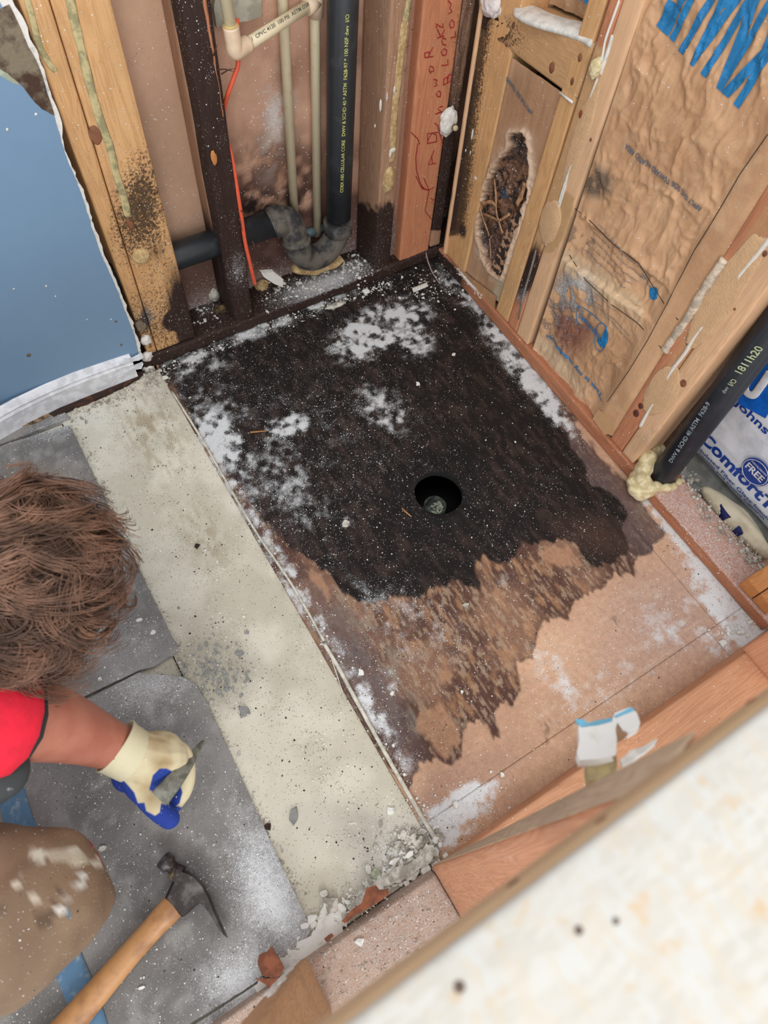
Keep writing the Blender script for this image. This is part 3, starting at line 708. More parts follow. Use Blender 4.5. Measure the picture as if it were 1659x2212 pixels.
# ============================================================ BACK WALL FRAMING
PB = dict(y=YB)
WZ = lambda a, b, n, ax='z', **k: wood(n, a, b, ax, **k)
w_red = WZ((208, 142, 104), (168, 104, 74), 'red_fir')
w_tan = WZ((222, 176, 124), (182, 132, 84), 'tan_pine')
w_pale = WZ((232, 190, 150), (202, 156, 116), 'pale_pine')
w_grey = WZ((178, 140, 112), (134, 100, 78), 'greyed_pine')
w_dark = WZ((70, 48, 36), (38, 26, 20), 'rotten_stud')
m_foam = flat('tan_foam', (204, 178, 132), .9, .15, 90, bump=.7, c2=(176, 146, 98))
m_foamc = flat('cream_foam', (222, 208, 168), .8, .1, 60, bump=.4, c2=(190, 172, 128))
m_caulk = flat('white_caulk', (226, 220, 208), .7, .1, 60, bump=.2, c2=(190, 160, 118), thr=(.55, .75))
def uvat(fn):
    def g(P):
        u, v = PX(P); return fn(P, u, v)
    return g
# rotten bottom plate
def plate_at(P, u, v):
    return dict(black=1.15 + 0 * u, dust=.12 + .9 * np.clip(ell(u, v, 700, 610, 190, 50, -20) * 1.2, 0, 1) * (P[:, 2] > .03) + .5 * ell(u, v, 440, 660, 70, 60) * (P[:, 2] > .03), mold=1.0)
o = hexa('floor_plate', box8(.155, 1.145, YB - .006, YR, .0015, .036), w_dark, None, .008, .002, .0035, 45, uvat(plate_at))
tag(o, 'blackened rotted bottom plate lying along the back wall under the studs', 'plate', None)
# double stud at the left
def f_left(P, u, v):
    z = P[:, 2]
    cl = np.exp(-((z - .12) / .12) ** 2)
    cl2 = np.clip(ell(u, v, 300, 430, 80, 170, 20) * 1.2, 0, 1)
    return dict(mold=np.clip(.42 + .35 * cl + .55 * cl2 * (u > 235) + .3 * ell(u, v, 330, 520, 90, 130) - .3 * (z > .75), 0, 1.1),
                black=np.clip(1.2 * ell(u, v, 395, 650, 60, 110) + 1.6 * ell(u, v, 385, 690, 50, 26, -20) + 1.5 * ell(u, v, 410, 720, 34, 60) + .9 * ell(u, v, 315, 690, 26, 60, 0) + .55 * ell(u, v, 340, 540, 60, 90), 0, 1.3),
                dust=.15 + .5 * ell(u, v, 320, 680, 40, 50), glue=0 * u)
s1 = stud('wall_stud', ((40, 0), (310, 740)), ((106, 0), (290, 600)), PB, (0, .09, 0), w_tan, None, .04, cell=.007, fn=uvat(f_left), rough=.0004)
tag(s1, 'narrow mould-specked yellow pine stud beside the torn edge of the blue wall', 'stud', None)
s2 = empty('wall_stud', W(360, 740, y=YB)); tag(s2, 'wide mould-specked yellow pine stud with a green glue streak and a round tan foam plug', 'stud')
stud('board', ((109, 0), (292, 600)), ((240, 0), (405, 655)), PB, (0, .09, 0), w_tan, s2, .04, cell=.006, fn=uvat(f_left), rough=.0004)
def glue_band(name, L, wd, m, parent, plane, off=.0015, n=8, r2=.0012):
    pts = smooth_path([W(a, b, **plane) for a, b in L], 5); ax = list(plane)[0]
    nrm = {'y': (0, -1, 0), 'x': (-1, 0, 0)}[ax]
    k = len(pts)
    ws = [wd * (0.85 + .3 * vn(np.array([p]), 60, 3)[0]) for p in pts]; ws[0] *= .4; ws[-1] *= .4
    return tube(name, pts, [(x_, r2) for x_ in ws] if ax == 'y' else [(x_, r2) for x_ in ws], m, parent, n, flatten=nrm)
m_glue = flat('aged_glue', (196, 180, 132), .6, .15, 70, bump=.3, c2=(150, 142, 104))
glue_band('glue_streak', [(146, -30), (160, 40), (178, 115), (196, 190), (215, 255), (238, 320), (252, 380), (266, 420), (277, 470)], .0075, m_glue, s2, PB)
glue_band('glue_streak', [(50, -30), (70, 40), (84, 95), (108, 140), (122, 152)], .005, m_glue, s1, PB)
lump('foam_plug', W(305, 552, y=YB), (.019, .012, .019), m_foam, s2, 4, .12, 3, 3)
lump('knot', W(206, 292, y=YB), (.011, .0015, .018), flat('knot_wood', (136, 88, 60), .7, .2, 60), s2, 3, .1)
lump('knot', W(281, 484, y=YB), (.006, .0012, .017), MATS['knot_wood'], s2, 3, .1)
# rotten stud
def dispr(P):
    k = sstep(.55, .1, P[:, 2])[:, None] * .5 + .5
    d = np.stack([fbm(P, (60, 60, 9), 4, s) - .5 for s in (31, 32, 33)], -1)
    return P + d * [.012, .010, 0] * k
s3 = empty('wall_stud', W(530, 700, y=YB)); tag(s3, 'nearly black rotted stud with splintered edge and orange cable running behind', 'stud')
stud('board', ((388, 0), (507, 680)), ((455, 0), (548, 690)), PB, (0, .09, 0), w_dark, s3, .03, cell=.006,
     fn=uvat(lambda P, u, v: dict(black=1.0 - .5 * (u < 400) * (v < 60) + 0 * u, dust=.15 + .55 * ell(u, v, 515, 580, 40, 80), mold=1.0)), disp=dispr)
stud('back_strip', ((367, 0), (470, 560)), ((398, 0), (492, 560)), dict(y=YB + .045), (0, .05, 0), w_grey, s3, .03, cell=.012, fn=uvat(lambda P, u, v: dict(black=sstep(.45, .2, P[:, 2]) * .9)))
stud('bright_split', ((438, 0), (466, 150)), ((447, 0), (468, 150)), dict(y=YB - .003), (0, .005, 0), w_red, s3, .56, cell=.01, fn=lambda P: dict(black=.45 * sstep(.7, .55, P[:, 2])), rough=.002, rscale=60)
lump('fresh_chip', W(462, 341, y=YB - .004), (.006, .003, .016), flat('orange_wood', (214, 140, 78), .7), s3, 3, .3)
for k, (a, b, c_, d_) in enumerate(((470, 150, 505, 155), (478, 160, 508, 148), (455, 130, 448, 90), (520, 455, 532, 470), (516, 470, 524, 500), (462, 120, 470, 96), (545, 520, 552, 545))):
    tube('splinter', [W(a, b, y=YB - .004), W((a + c_) / 2, (b + d_) / 2 - 3, y=YB - .010), W(c_, d_, y=YB - .016)], [.0016, .0012, .0004], flat('splinter_brown', (86, 54, 38), .9), s3, 5)
# corner stud with foam
def f_corner(P, u, v):
    return dict(black=np.clip(1.4 * sstep(430, 500, v + 30 * vn(P, 60, 4)) + 1.2 * ell(u, v, 770, 480, 30, 60) - .0, 0, 1.25), mold=.15 + .5 * sstep(860, 880, u) * sstep(420, 200, v) + .3 * sstep(350, 420, v),
                dust=.12 + .25 * sstep(520, 600, v), glue=0 * u)
s4 = empty('wall_stud', W(825, 610, y=YB)); tag(s4, 'brown stud near the room corner, charred black below an oval tan foam blob', 'stud')
stud('board', ((846, 0), (806, 640)), ((892, 0), (838, 612)), PB, (-.006, .092, 0), w_grey, s4, .034, cell=.006, fn=uvat(f_corner), rough=.0006)
lump('foam_blob', W(839, 388, y=YB), (.016, .013, .034), m_foam, s4, 4, .12, 3, 5)
glue_band('glue_streak', [(876, 40), (866, 120), (858, 190), (852, 250), (848, 320), (846, 350)], .009, m_foam, s4, PB)
glue_band('glue_streak', [(886, -20), (874, 60), (866, 120)], .007, m_glue, s4, PB, .0025)
for k, (a, b, sx, sz) in enumerate(((822, 228, .003, .015), (852, 195, .003, .008), (848, 325, .010, .006), (810, 272, .002, .004), (843, 335, .004, .008), (836, 210, .002, .01))):
    lump('paint_drip', W(a, b, y=YB - .001), (sx, .0015, sz), m_plaster, s4, 2, .4, seed=k)
# drywall strip with white dashes
s5 = empty('drywall_strip', W(860, 540, y=YB + .03)); tag(s5, 'narrow pinkish drywall strip marked with a dashed white line beside the red board', 'drywall')
def strip_at(P):
    u, v = PX(P); c = mix(lin((178, 140, 118)), lin((160, 120, 100)), fbm(P, (60, 60, 6), 3)); c = mix(c, lin((70, 50, 48)), sstep(430, 500, v) * .7)
    return dict(col=c, dust=.2 + .4 * sstep(430, 500, v), grit=.1)
stud('paper_face', ((880, 0), (834, 560)), ((920, 0), (872, 560)), dict(y=YB + .03), (0, .0127, 0), m_rear, s5, .03, cell=.01, fn=strip_at)
for k in range(15):
    t = k / 14; a, b = 903 - 22 * t - 8 * t, -20 + 360 * t
    lump('white_dash', W(a - 2, b, y=YB + .0295), (.0012, .0012, .006), m_plaster, s5, 1, .4, seed=k)
# red board with writing
def f_red(P, u, v):
    return dict(mold=.0 + .6 * sstep(18, 0, np.abs(u - (1000 - .126 * v) + 6)) * 1.0, black=np.clip(.9 * ell(u, v, 965, 350, 24, 40), 0, 1), dust=.06 + 0 * u)
s6 = empty('wall_board', W(920, 545, y=YB)); tag(s6, 'wide reddish board in the corner with red marker handwriting', 'board')
stud('board', ((916, 0), (869, 500)), ((1000, 0), (931, 500)), PB, (0, .038, 0), w_red, s6, .002, cell=.006, fn=uvat(f_red))
def cp(L): return [W(860 + a / 3.53, b / 3.53, y=YB - .0008) for a, b in L]
m_pen = flat('red_marker', (158, 34, 38), .6)
WR = [[(290, 1245), (230, 1255), (275, 1145)], [(262, 1250), (255, 1185)],                                 # A
      [(222, 1095), (295, 1080)], [(222, 1095), (235, 1050), (262, 1015), (292, 1030), (295, 1080)],            # D
      [(305, 1008), (222, 1020), (225, 1070)],
      [(345, 1118), (300, 955), (278, 938)], [(300, 862), (340, 850)], [(283, 870), (335, 855), (305, 830), (318, 815), (342, 812)],   # S h
      [(322, 740), (300, 735), (290, 715), (310, 692), (325, 705), (322, 740)],                                   # o
      [(275, 660), (300, 650), (285, 630), (300, 612), (270, 605)],                                               # w
      [(250, 560), (235, 530), (245, 505), (268, 512), (272, 545), (252, 545)],                                    # e
      [(205, 440), (268, 430)], [(205, 440), (203, 405), (235, 395), (235, 435)], [(235, 420), (265, 360)],          # R
      [(345, 650), (405, 615)], [(345, 610), (405, 560)], [(345, 650), (350, 600), (375, 590), (375, 630)], [(375, 625), (385, 570), (410, 575), (405, 615)],  # B
      [(330, 500), (380, 495), (378, 455)],                                                                      # L
      [(340, 425), (330, 395), (350, 370), (372, 385), (368, 415), (340, 425)],                                      # O
      [(365, 345), (345, 340), (332, 315), (340, 290), (365, 300)],                                              # C
      [(300, 290), (350, 275)], [(300, 225), (325, 282)], [(325, 282), (355, 225)],                                   # K
      [(292, 215), (290, 180), (315, 200), (345, 210), (340, 180)],                                               # S
      [(400, 290), (440, 280), (435, 240)],                                                                      # L
      [(400, 215), (392, 180), (410, 150), (428, 170), (425, 205), (400, 215)],                                      # O
      [(385, 105), (410, 90), (395, 60), (405, 30), (380, 5)],                                                    # W
      [(100, 1010), (150, 1060), (165, 1100)], [(150, 1095), (135, 1200), (140, 1300), (170, 1400), (200, 1440)]]
stroke('handwriting', [cp(l) for l in WR], m_pen, s6, .0011)
def cq(L): return [W(860 + a / 4.1475, 380 + b / 4.1475, y=YB - .0008) for a, b in L]
stroke('arrow_mark', [cq(l) for l in ([(160, 0), (185, 60), (205, 100), (275, 130)], [(205, 90), (215, 115), (275, 130)], [(230, 20), (260, 90), (278, 130)], [(280, 125), (325, 100)], [(278, 130), (240, 315), (300, 390)], [(290, 200), (320, 215), (295, 240)])], m_pen, s6, .001)
bl = stud('dark_trim_board', ((1003, 0), (934, 500)), ((1028, 0), (954, 500)), dict(y=YB - .003), (0, .03, 0), w_grey, None, .045, cell=.006,
     fn=uvat(lambda P, u, v: dict(black=np.clip(.55 + .5 * sstep(150, 400, v) - 1.5 * sstep(490, 510, v), 0, 1.2), mold=.6 * (v < 480), dust=.1)), rough=.001)
tag(bl, 'narrow dark-stained strip of wood between the red board and the corner post', 'board')
cap = empty('plaster_dab', W(968, 265, y=YB - .02)); tag(cap, 'ragged white foam dab around a cut wooden peg on the red board', 'foam')
lump('foam_dab', W(968, 262, y=YB - .008), (.022, .013, .034), m_plaster, cap, 4, .28, 2.5, 12)
tube('peg', [W(981, 274, y=YB - .012), W(984, 277, y=YB - .028)], .0062, flat('peg_wood', (196, 176, 140), .8), cap, 16)
tube('peg_ring', [W(981, 274, y=YB - .014), W(983, 276, y=YB - .026)], .0072, flat('dark_ring', (90, 74, 60), .9), cap, 16)

# ============================================================ RIGHT WALL FRAMING
PR = dict(x=XR)
wy_red = WZ((186, 124, 90), (144, 90, 64), 'plate_fir', 'y')
def f_rp(P, u, v):
    top = P[:, 2] > .034
    return dict(black=np.clip(1.3 * sstep(1060, 960, u) * (P[:, 2] < .03) * .6 + .9 * ell(u, v, 960, 580, 60, 40), 0, 1.1), dust=.12 + .62 * top * (v > 1040) + .9 * top * ell(u, v, 1010, 610, 60, 50) * 1.5 + .0 * u,
                mold=.1 + .4 * ell(u, v, 1150, 740, 160, 30, 45))
rp = hexa('floor_plate', [[[(XR - .008 + 0, -.068, z) for z in (.001, .038)], [(XR - .004, YB - .008, z) for z in (.001, .038)]], [[(XR + .085, -.068, z) for z in (.001, .038)], [(XR + .085, YB - .008, z) for z in (.001, .038)]]],
          wy_red, None, .007, .0015, .0004, 30, uvat(f_rp)); tag(rp, 'reddish bottom plate of the right wall with dusty top running past the foam-sealed pipe', 'plate')
D = (.089, 0, 0)
def f_moldy(P, u, v):
    e = (u - (1038 - .148 * v)) / (66.0)
    return dict(mold=np.clip(1.1 - 1.0 * sstep(.2, .9, e) + .25 * sstep(250, 450, v) - 1.2 * sstep(500, 520, v), 0, 1.2), black=np.clip(.75 * sstep(.55, .1, e) * sstep(60, 200, v) * (v < 500) + 1.0 * ell(u, v, 1000, 500, 14, 30), 0, 1), dust=.12, glue=0 * u)
s7 = stud('wall_stud', ((1041, 0), (960, 540)), ((1108, 100), (1006, 574)), PR, D, w_tan, None, .039, cell=.006, fn=uvat(f_moldy), rough=.0006)
tag(s7, 'yellow corner post of the right wall, black mould down its left half, white paint flecks', 'stud')
for k, (a, b, sx, sz) in enumerate(((1020, 290, .003, .015), (1027, 385, .006, .004), (1006, 325, .002, .004), (989, 222, .003, .009), (1016, 330, .002, .006))):
    lump('paint_fleck', W(a, b, x=XR - .001), (.0012, sx, sz), m_plaster, s7, 2, .4, seed=k)
stud('ridge', ((1036, 0), (956, 540)), ((1043, 0), (962, 540)), dict(x=XR - .006), (.01, 0, 0), w_pale, s7, .039, cell=.012, fn=uvat(lambda P, u, v: dict(black=.5 * ell(u, v, 975, 420, 20, 100))))
# two studs (mouldy narrow one and glue-smeared pair)
s8 = stud('wall_stud', ((1211, 198), (1068, 677)), ((1240, 224), (1096, 695)), PR, D, w_tan, None, .039, cell=.006,
          fn=uvat(lambda P, u, v: dict(mold=.1 + .3 * sstep(350, 600, v), dust=.1 + .2 * sstep(500, 600, v), glue=0 * u)))
tag(s8, 'narrow yellow stud mottled with faint mould, just right of the torn insulation hole', 'stud')
def f_g2(P, u, v):
    e = u - (1310 - .43 * v)
    g = ((v < 540) & (v > 100)) * sstep(0, 12, u - (1300 - .33 * v) + 18 * vn(P, 25, 2))
    return dict(glue=np.clip(g, 0, 1) * .9, black=np.clip(1.3 * ell(u, v, 1140, 590, 36, 105, 20), 0, 1) * (v > 480), dust=.1 + .7 * ell(u, v, 1130, 640, 30, 40), mold=.1)
s9 = empty('wall_stud', W(1130, 700, x=XR)); tag(s9, 'glue-smeared stud left of the large paper-faced insulation, red streak and white caulk', 'stud')
stud('board', ((1316, 0), (1098, 690)), ((1344, 0), (1120, 700)), PR, D, w_red, s9, .039, cell=.006, fn=uvat(f_g2))
s10 = stud('wall_stud', ((1345, 0), (1121, 700)), ((1391, 0), (1142, 735)), PR, D, w_pale, None, .039, cell=.007, fn=uvat(lambda P, u, v: dict(mold=.12 + .3 * sstep(560, 700, v), glue=.5 * ell(u, v, 1205, 480, 50, 140, 20) * 2 > .5)), rough=.0003)
tag(s10, 'pale clean stud joined by caulk to the glue-smeared stud, left of large insulation panel', 'stud')
def crack(p):
    return p
glue_band('caulk_bead', [(1338, 0), (1322, 45), (1307, 90), (1296, 150), (1275, 215), (1255, 285), (1238, 340), (1222, 400), (1205, 455), (1188, 505), (1178, 530)], .0028, m_caulk, s9, PR, n=6, r2=.0022)
glue_band('white_gap_bead', [(1323, 75), (1313, 110), (1300, 150), (1296, 160)], .004, m_plaster, s9, PR, n=6, r2=.0025)
glue_band('white_gap_bead', [(1247, 330), (1230, 370), (1216, 410), (1207, 440)], .0028, m_plaster, s9, PR, n=6, r2=.0028)
lump('glue_tongue', W(1188, 480, x=XR), (.006, .030, .055), flat('glue_tan', (214, 174, 132), .8, .04, 60, bump=.6, bscale=260), s9, 4, .12, 2)
lump('glue_tongue', W(1252, 300, x=XR + .001), (.004, .021, .11), MATS['glue_tan'], s9, 4, .15, 3, 4)
lump('rust_spot', W(1254, 246, x=XR - .003), (.001, .004, .008), flat('rust', (150, 74, 36), .9), s9, 2, .3)
lump('foam_knob', W(1287, 147, x=XR - .004), (.012, .012, .018), m_foamc, s9, 4, .3, 3, 3)
glue_band('clear_bead', [(1158, 540), (1146, 585), (1130, 640), (1120, 690)], .0035, flat('grey_bead', (150, 140, 130), .3, .2), s9, PR, n=6, r2=.002)
# blocking board
def f_blk(P, u, v):
    top = P[:, 2] > (W(1280, 100, x=XR)[2] * (1.2 - P[:, 1]) * 0 + 0) * 0 + 9
    return dict(black=np.clip(1.5 * ell(u, v, 1050, 55, 62, 60, 30), 0, 1.1), mold=.15 + .9 * ell(u, v, 1080, 70, 110, 70, 30), dust=.08 + 0 * u, glue=.25)
a_, b_, c_, d_ = W(1032, -6, x=XR), W(1036, 62, x=XR), W(1281, 100, x=XR), W(1243, 217, x=XR)
dd = np.array([.089, 0, 0])
blk = empty('blocking_board', (a_ + c_) / 2); tag(blk, 'brown blocking board nailed across the right wall studs, white foam along its top', 'board')
hexa('board', [[[b_, a_], [d_, c_]], [[b_ + dd, a_ + dd], [d_ + dd, c_ + dd]]], wood('block_pine', (212, 168, 122), (164, 122, 82), 'y'), blk, .006, .0015, .0003, 40, uvat(f_blk))
tp = [a_ + (c_ - a_) * t + [.02 + .03 * math.sin(t * 9) * .3, 0, .002] for t in np.linspace(.28, 1.0, 12)]
tube('foam_topping', smooth_path(tp, 4), [(.032 * min(1, .3 + i / 12), .010 + .0015 * vn(np.array([[i * .3, 0, 0]]), 1)[0]) for i in range(45)], m_plaster, blk, 12)
lump('foam_lump', W(1062, 8, x=XR - .004), (.018, .028, .022), flat('pinkish_foam', (224, 214, 210), .8, .12, 50, bump=.5), blk, 4, .35, 3, 8)
for k, (a, b, r) in enumerate(((1253, 124, .005), (1236, 176, .0045), (1192, 146, .007), (1109, 54, .004), (1094, 96, .0035))):
    lump('nail_knot', W(a, b, x=XR - .0008), (.0016, r, r * 1.5), MATS['knot_wood'], blk, 2, .25, seed=k)
tube('caulk_line', [W(1209, 200, x=XR - .002), W(1238, 222, x=XR - .002)], .0025, m_plaster, blk, 6)
# right double stud
def f_r3(P, u, v):
    return dict(glue=np.clip(sstep(0, 14, u - (1395 + (870 - v) * .62) + 14) * sstep(46, 30, u - (1395 + (870 - v) * .62)) * (v < 860), 0, 1) * .5, dust=.06 + .5 * ell(u, v, 1400, 930, 40, 30), mold=.08 + 0 * u)
s11 = stud('wall_stud', ((1659, 395), (1319, 946)), ((1659, 515), (1344, 972)), PR, D, w_red, None, .039, cell=.008, fn=uvat(f_r3)); tag(s11, 'reddish stud at the right edge of the large insulation panel, dark knots near its foot', 'stud')
s12 = empty('wall_stud', W(1360, 985, x=XR)); tag(s12, 'pale stud with pinkish side face directly left of the black pipe', 'stud')
stud('board', ((1659, 517), (1345, 973)), ((1659, 625), (1369, 998)), PR, D, w_pale, s12, .039, cell=.008, fn=uvat(f_r3))
glue_band('caulk_bead', [(1382, 922), (1395, 898), (1412, 872), (1424, 852), (1440, 822), (1455, 795), (1478, 765), (1500, 730), (1530, 690), (1560, 648), (1590, 606), (1640, 545), (1690, 480)], .0042, m_caulk, s12, PR, n=6, r2=.003)
lump('glue_smear', W(1428, 845, x=XR), (.003, .034, .075), MATS['glue_tan'], s11, 4, .15, 2.5, 6)
lump('glue_smear', W(1560, 640, x=XR), (.003, .030, .13), MATS['glue_tan'], s12, 4, .15, 2.5, 8)
for a, b, r in ((1384, 877, .009), (1374, 893, .011)): lump('knot', W(a, b, x=XR - .0006), (.0011, r * .7, r * .95), flat('purple_knot', (110, 62, 50), .6, .2), s11, 3, .15)
for a, b, r in ((1476, 828, .010), (1652, 548, .006), (1587, 668, .003), (1276, 302, .004)): lump('knot', W(a, b, x=XR - .0006), (.0011, r * .7, r * .95), MATS['knot_wood'], s12 if a > 1300 else s10, 3, .15)
frag = lump('foam_bead', W(1510, 660, x=XR), (.008, .01, .01), m_foamc, None, 2, .3)
bpy.data.objects.remove(frag)
fr = tube('foam_bead', smooth_path([W(a, b, x=XR - .002) for a, b in [(1436, 758), (1446, 742), (1462, 720), (1480, 695), (1497, 668), (1512, 640), (1528, 615), (1545, 590), (1565, 560)]], 4), [(.007 + .003 * vn(np.array([[i * .37, 0, 0]]), 3)[0], .006) for i in range(33)], flat('translucent_foam', (226, 208, 184), .35, .2, 60, bump=.6), None, 10)
tag(fr, 'shiny cream adhesive bead between insulation paper and the right double stud', 'adhesive')
s13 = stud('wall_stud', ((1659, 668), (1478, 905)), ((1659, 716), (1502, 905)), dict(x=XR + .13), (.03, 0, 0), w_pale, None, .0, cell=.012); tag(s13, 'pale far stud glimpsed in the gap between the pale double stud and black pipe', 'stud')

# ============================================================ INSULATION
m_kraft = painted('kraft_paper', .62, .10, 26, .5, 120, spec=.4)
def wr_grid(name, quad, fnh, fnc, m, parent=None, cell=.003, smooth=True, mask=None):
    q = [W(a, b, x=XR) for a, b in quad]           # bl, br, tr, tl
    n1 = int(max(np.linalg.norm(q[1] - q[0]), np.linalg.norm(q[2] - q[3])) / cell) + 2; n2 = int(max(np.linalg.norm(q[3] - q[0]), np.linalg.norm(q[2] - q[1])) / cell) + 2
    s, t = np.meshgrid(np.linspace(0, 1, n1), np.linspace(0, 1, n2), indexing='ij')
    s = s[..., None]; t = t[..., None]
    P = (q[0] * (1 - s) * (1 - t) + q[1] * s * (1 - t) + q[2] * s * t + q[3] * (1 - s) * t).reshape(-1, 3)
    st = np.concatenate([s, t], -1).reshape(-1, 2)
    a = fnc(P, st); c = a.pop('col')
    P2 = P.copy(); P2[:, 0] += fnh(P, st)
    F = grid_faces(n1, n2)
    if mask is not None: F = F[~mask(P)[F].any(1)]
    return raw(name, P2, F, m, parent, smooth, a, c)
def ridged(P, sc, seed, oct=3):
    r = 0; a = 1.0; s = np.asarray(sc, float)
    for k in range(oct): r = r + a * (1 - np.abs(2 * fbm(P, s, 2, seed + k) - 1)); a *= .5; s = s * 1.9
    return r / 1.75
def h_bay2(P, st=None):
    u, v = PX(P)
    wr_ = P.copy(); wr_[:, 1] += .07 * (fbm(P, 11, 3, 7) - .5); wr_[:, 2] += .09 * (fbm(P, 11, 3, 8) - .5)
    r = .6 * ridged(wr_, (1, 26, 12), 51) ** 2.6 + .5 * ridged(wr_, (1, 12, 16), 54, 2) ** 4
    r2 = ridged(wr_, (1, 75, 40), 57) ** 2
    big = fbm(P, 6, 2, 60) - .5
    h = -.017 * r * (.25 + .75 * sstep(.25, .6, fbm(P, 9, 2, 66))) - .0028 * r2 - .016 * big + .012
    # overlap step running from (1215,440) to (1560,700), and lower one
    l1 = (v - (455 + (u - 1230) * .83)); h = h + .010 * sstep(-6, 10, l1) * (u < 1460)
    l2 = (v - (560 + (u - 1215) * .72)); h = h - .009 * sstep(-4, 6, l2) * np.exp(-np.maximum(l2, 0) / 60)
    # flat flange near the right stud
    fl = sstep(-20, 30, u - (1640 - (v - 290) * .60)); h = h * (1 - fl) + fl * (-.002 + .003 * (fbm(P, 12, 2, 3) - .5))
    if st is not None:
        e = np.minimum.reduce([st[:, 0], 1 - st[:, 0]]); h = h * sstep(-.02, .07, e) + .004 * (1 - sstep(0, .05, e))
    return h
def c_bay2(P, st):
    u, v = PX(P)
    n = fbm(P, 9, 4, 70); n2 = fbm(P, 45, 4, 71)
    c = mix(lin((212, 168, 128)), lin((192, 148, 110)), sstep(.3, .7, n))
    c = mix(c, lin((222, 184, 146)), sstep(.5, .75, n2) * .4)
    d1 = np.clip(ell(u, v, 1275, 390, 60, 44, 30) * 2.2, 0, 1) * sstep(.3, .55, n2)
    c = mix(c, lin((110, 92, 74)), d1)
    d2 = np.clip(ell(u, v, 1225, 660, 75, 120, 25) * 1.8, 0, 1) * sstep(.42, .52, n2)
    c = mix(c, lin((84, 70, 62)), d2 * .85)
    d4 = np.clip(ell(u, v, 1225, 720, 60, 70, 25) * 1.8, 0, 1) * sstep(.45, .55, n); c = mix(c, lin((118, 66, 58)), d4 * .7)
    d3 = np.clip(ell(u, v, 1245, 520, 60, 50, 30) * 1.8, 0, 1) * sstep(.46, .56, n2); c = mix(c, lin((120, 96, 80)), d3 * .7)
    c = mix(c, lin((206, 182, 150)), np.clip(ell(u, v, 1190, 790, 120, 30, 50) * 2, 0, 1) * .7)
    l1 = np.abs(v - (560 + (u - 1215) * .72)); c = mix(c, lin((214, 186, 150)), sstep(40, 5, l1) * (u < 1380) * (u > 1180) * .8)
    return dict(col=c, dust=.10 + .5 * d2 + .4 * ell(u, v, 1240, 620, 120, 70, 30), grit=.5 * d2)
in2 = empty('insulation_batt', W(1300, 700, x=XR)); tag(in2, 'large crinkled kraft-paper insulation panel with blue lettering between two studs', 'insulation')
in2f = wr_grid('kraft_facing', [(1143, 768), (1322, 945), (2057, -225), (1534, -444)], lambda P, st: h_bay2(P, st), c_bay2, m_kraft, in2, .0027)
NX = (-1, 0, 0)
def dr2(P):
    Q = P.copy(); Q[:, 0] = XR; P2 = P.copy(); P2[:, 0] = XR + h_bay2(Q); return P2
m_ink = flat('blue_ink', (34, 126, 182), .55, .12, 40)
m_ink2 = flat('faded_blue_ink', (70, 104, 128), .7, .1, 40)
X_ = lambda a, b: W(a, b, x=XR)
text('blue_lettering', 'KNAUF', X_(1612, 246) + np.array([0, 0, .150]), X_(1434, 62) + np.array([0, 0, .150]), NX, m_ink, in2f, .150, dr2, .0022, .05, .004, 0, 1.02)
def letter_poly(L, name, parent, m=m_ink, cell=.005):
    """flat printed glyph given as pixel outline, draped on the paper"""
    pts = [X_(a, b) for a, b in L]
    bm = bmesh.new(); bm.faces.new([bm.verts.new(p) for p in pts])
    bmesh.ops.triangulate(bm, faces=bm.faces[:])
    ys = [p[1] for p in pts]; zs = [p[2] for p in pts]
    for ax, lo, hi in ((1, min(ys), max(ys)), (2, min(zs), max(zs))):
        q = lo + cell
        while q < hi:
            co = [0, 0, 0]; co[ax] = q; no = [0, 0, 0]; no[ax] = 1
            bmesh.ops.bisect_plane(bm, geom=bm.verts[:] + bm.edges[:] + bm.faces[:], plane_co=co, plane_no=no); q += cell
    V = np.array([v.co[:] for v in bm.verts]); bm.verts.index_update(); F = [tuple(v.index for v in f.verts) for f in bm.faces]; bm.free()
    V = dr2(V) + np.array(NX) * .0016
    return raw(name, V, F, m, parent)
text('printed_line', 'APPLY THIS SIDE TOWARD HEATED AREA', X_(1519, 447), X_(1347, 312), NX, m_ink2, in2f, .0095, dr2, .0028, .01)
text('printed_line', '"This is my insulation"', X_(1298, 864), X_(1174, 722), NX, m_ink, in2f, .0125, dr2, .0028, .02)
text('printed_logo', 'GREENGUARD', X_(1291, 734), X_(1244, 680), NX, m_ink, in2f, .011, dr2, .0050, .03)
text('small_print', 'Indoor Air Quality Certified', X_(1356, 745), X_(1290, 672), NX, m_ink2, in2f, .004, dr2, .0028)
text('small_print', 'Formaldehyde-Free product', X_(1352, 728), X_(1270, 640), NX, m_ink2, in2f, .004, dr2, .0028)
text('small_print', 'The recommended insulation', X_(1325, 672), X_(1285, 634), NX, m_ink2, in2f, .004, dr2, .0028)
text('small_print', 'WARNING', X_(1400, 622), X_(1375, 596), NX, m_ink2, in2f, .006, dr2, .0028)
for k in range(6):
    text('small_print', ['This kraft facing will burn. Do not leave', 'exposed. Facing must be installed in', 'substantial contact with an approved', 'construction material. Keep open flame', 'away. See package for fire hazard', 'information and instructions'][k],
         X_(1404 - k * 12, 598 + k * 5), X_(1290 - k * 8, 486 + k * 10), NX, m_ink2, in2f, .0036, dr2, .0028)
cring = [X_(1288 + 30 * math.cos(t) * .5, 733 + 30 * math.sin(t)) for t in np.linspace(0, 6.283, 24)]
stroke('logo_ring', [dr2(np.array(cring)) + np.array(NX) * .0014], m_ink, in2f, .0007)
stroke('logo_frame', [dr2(np.array([X_(a, b) for a, b in L])) + np.array(NX) * .0014 for L in ([(1242, 664), (1236, 680), (1236, 700), (1244, 706)], [(1242, 664), (1262, 676), (1300, 710), (1304, 730)])], m_ink, in2f, .0008)
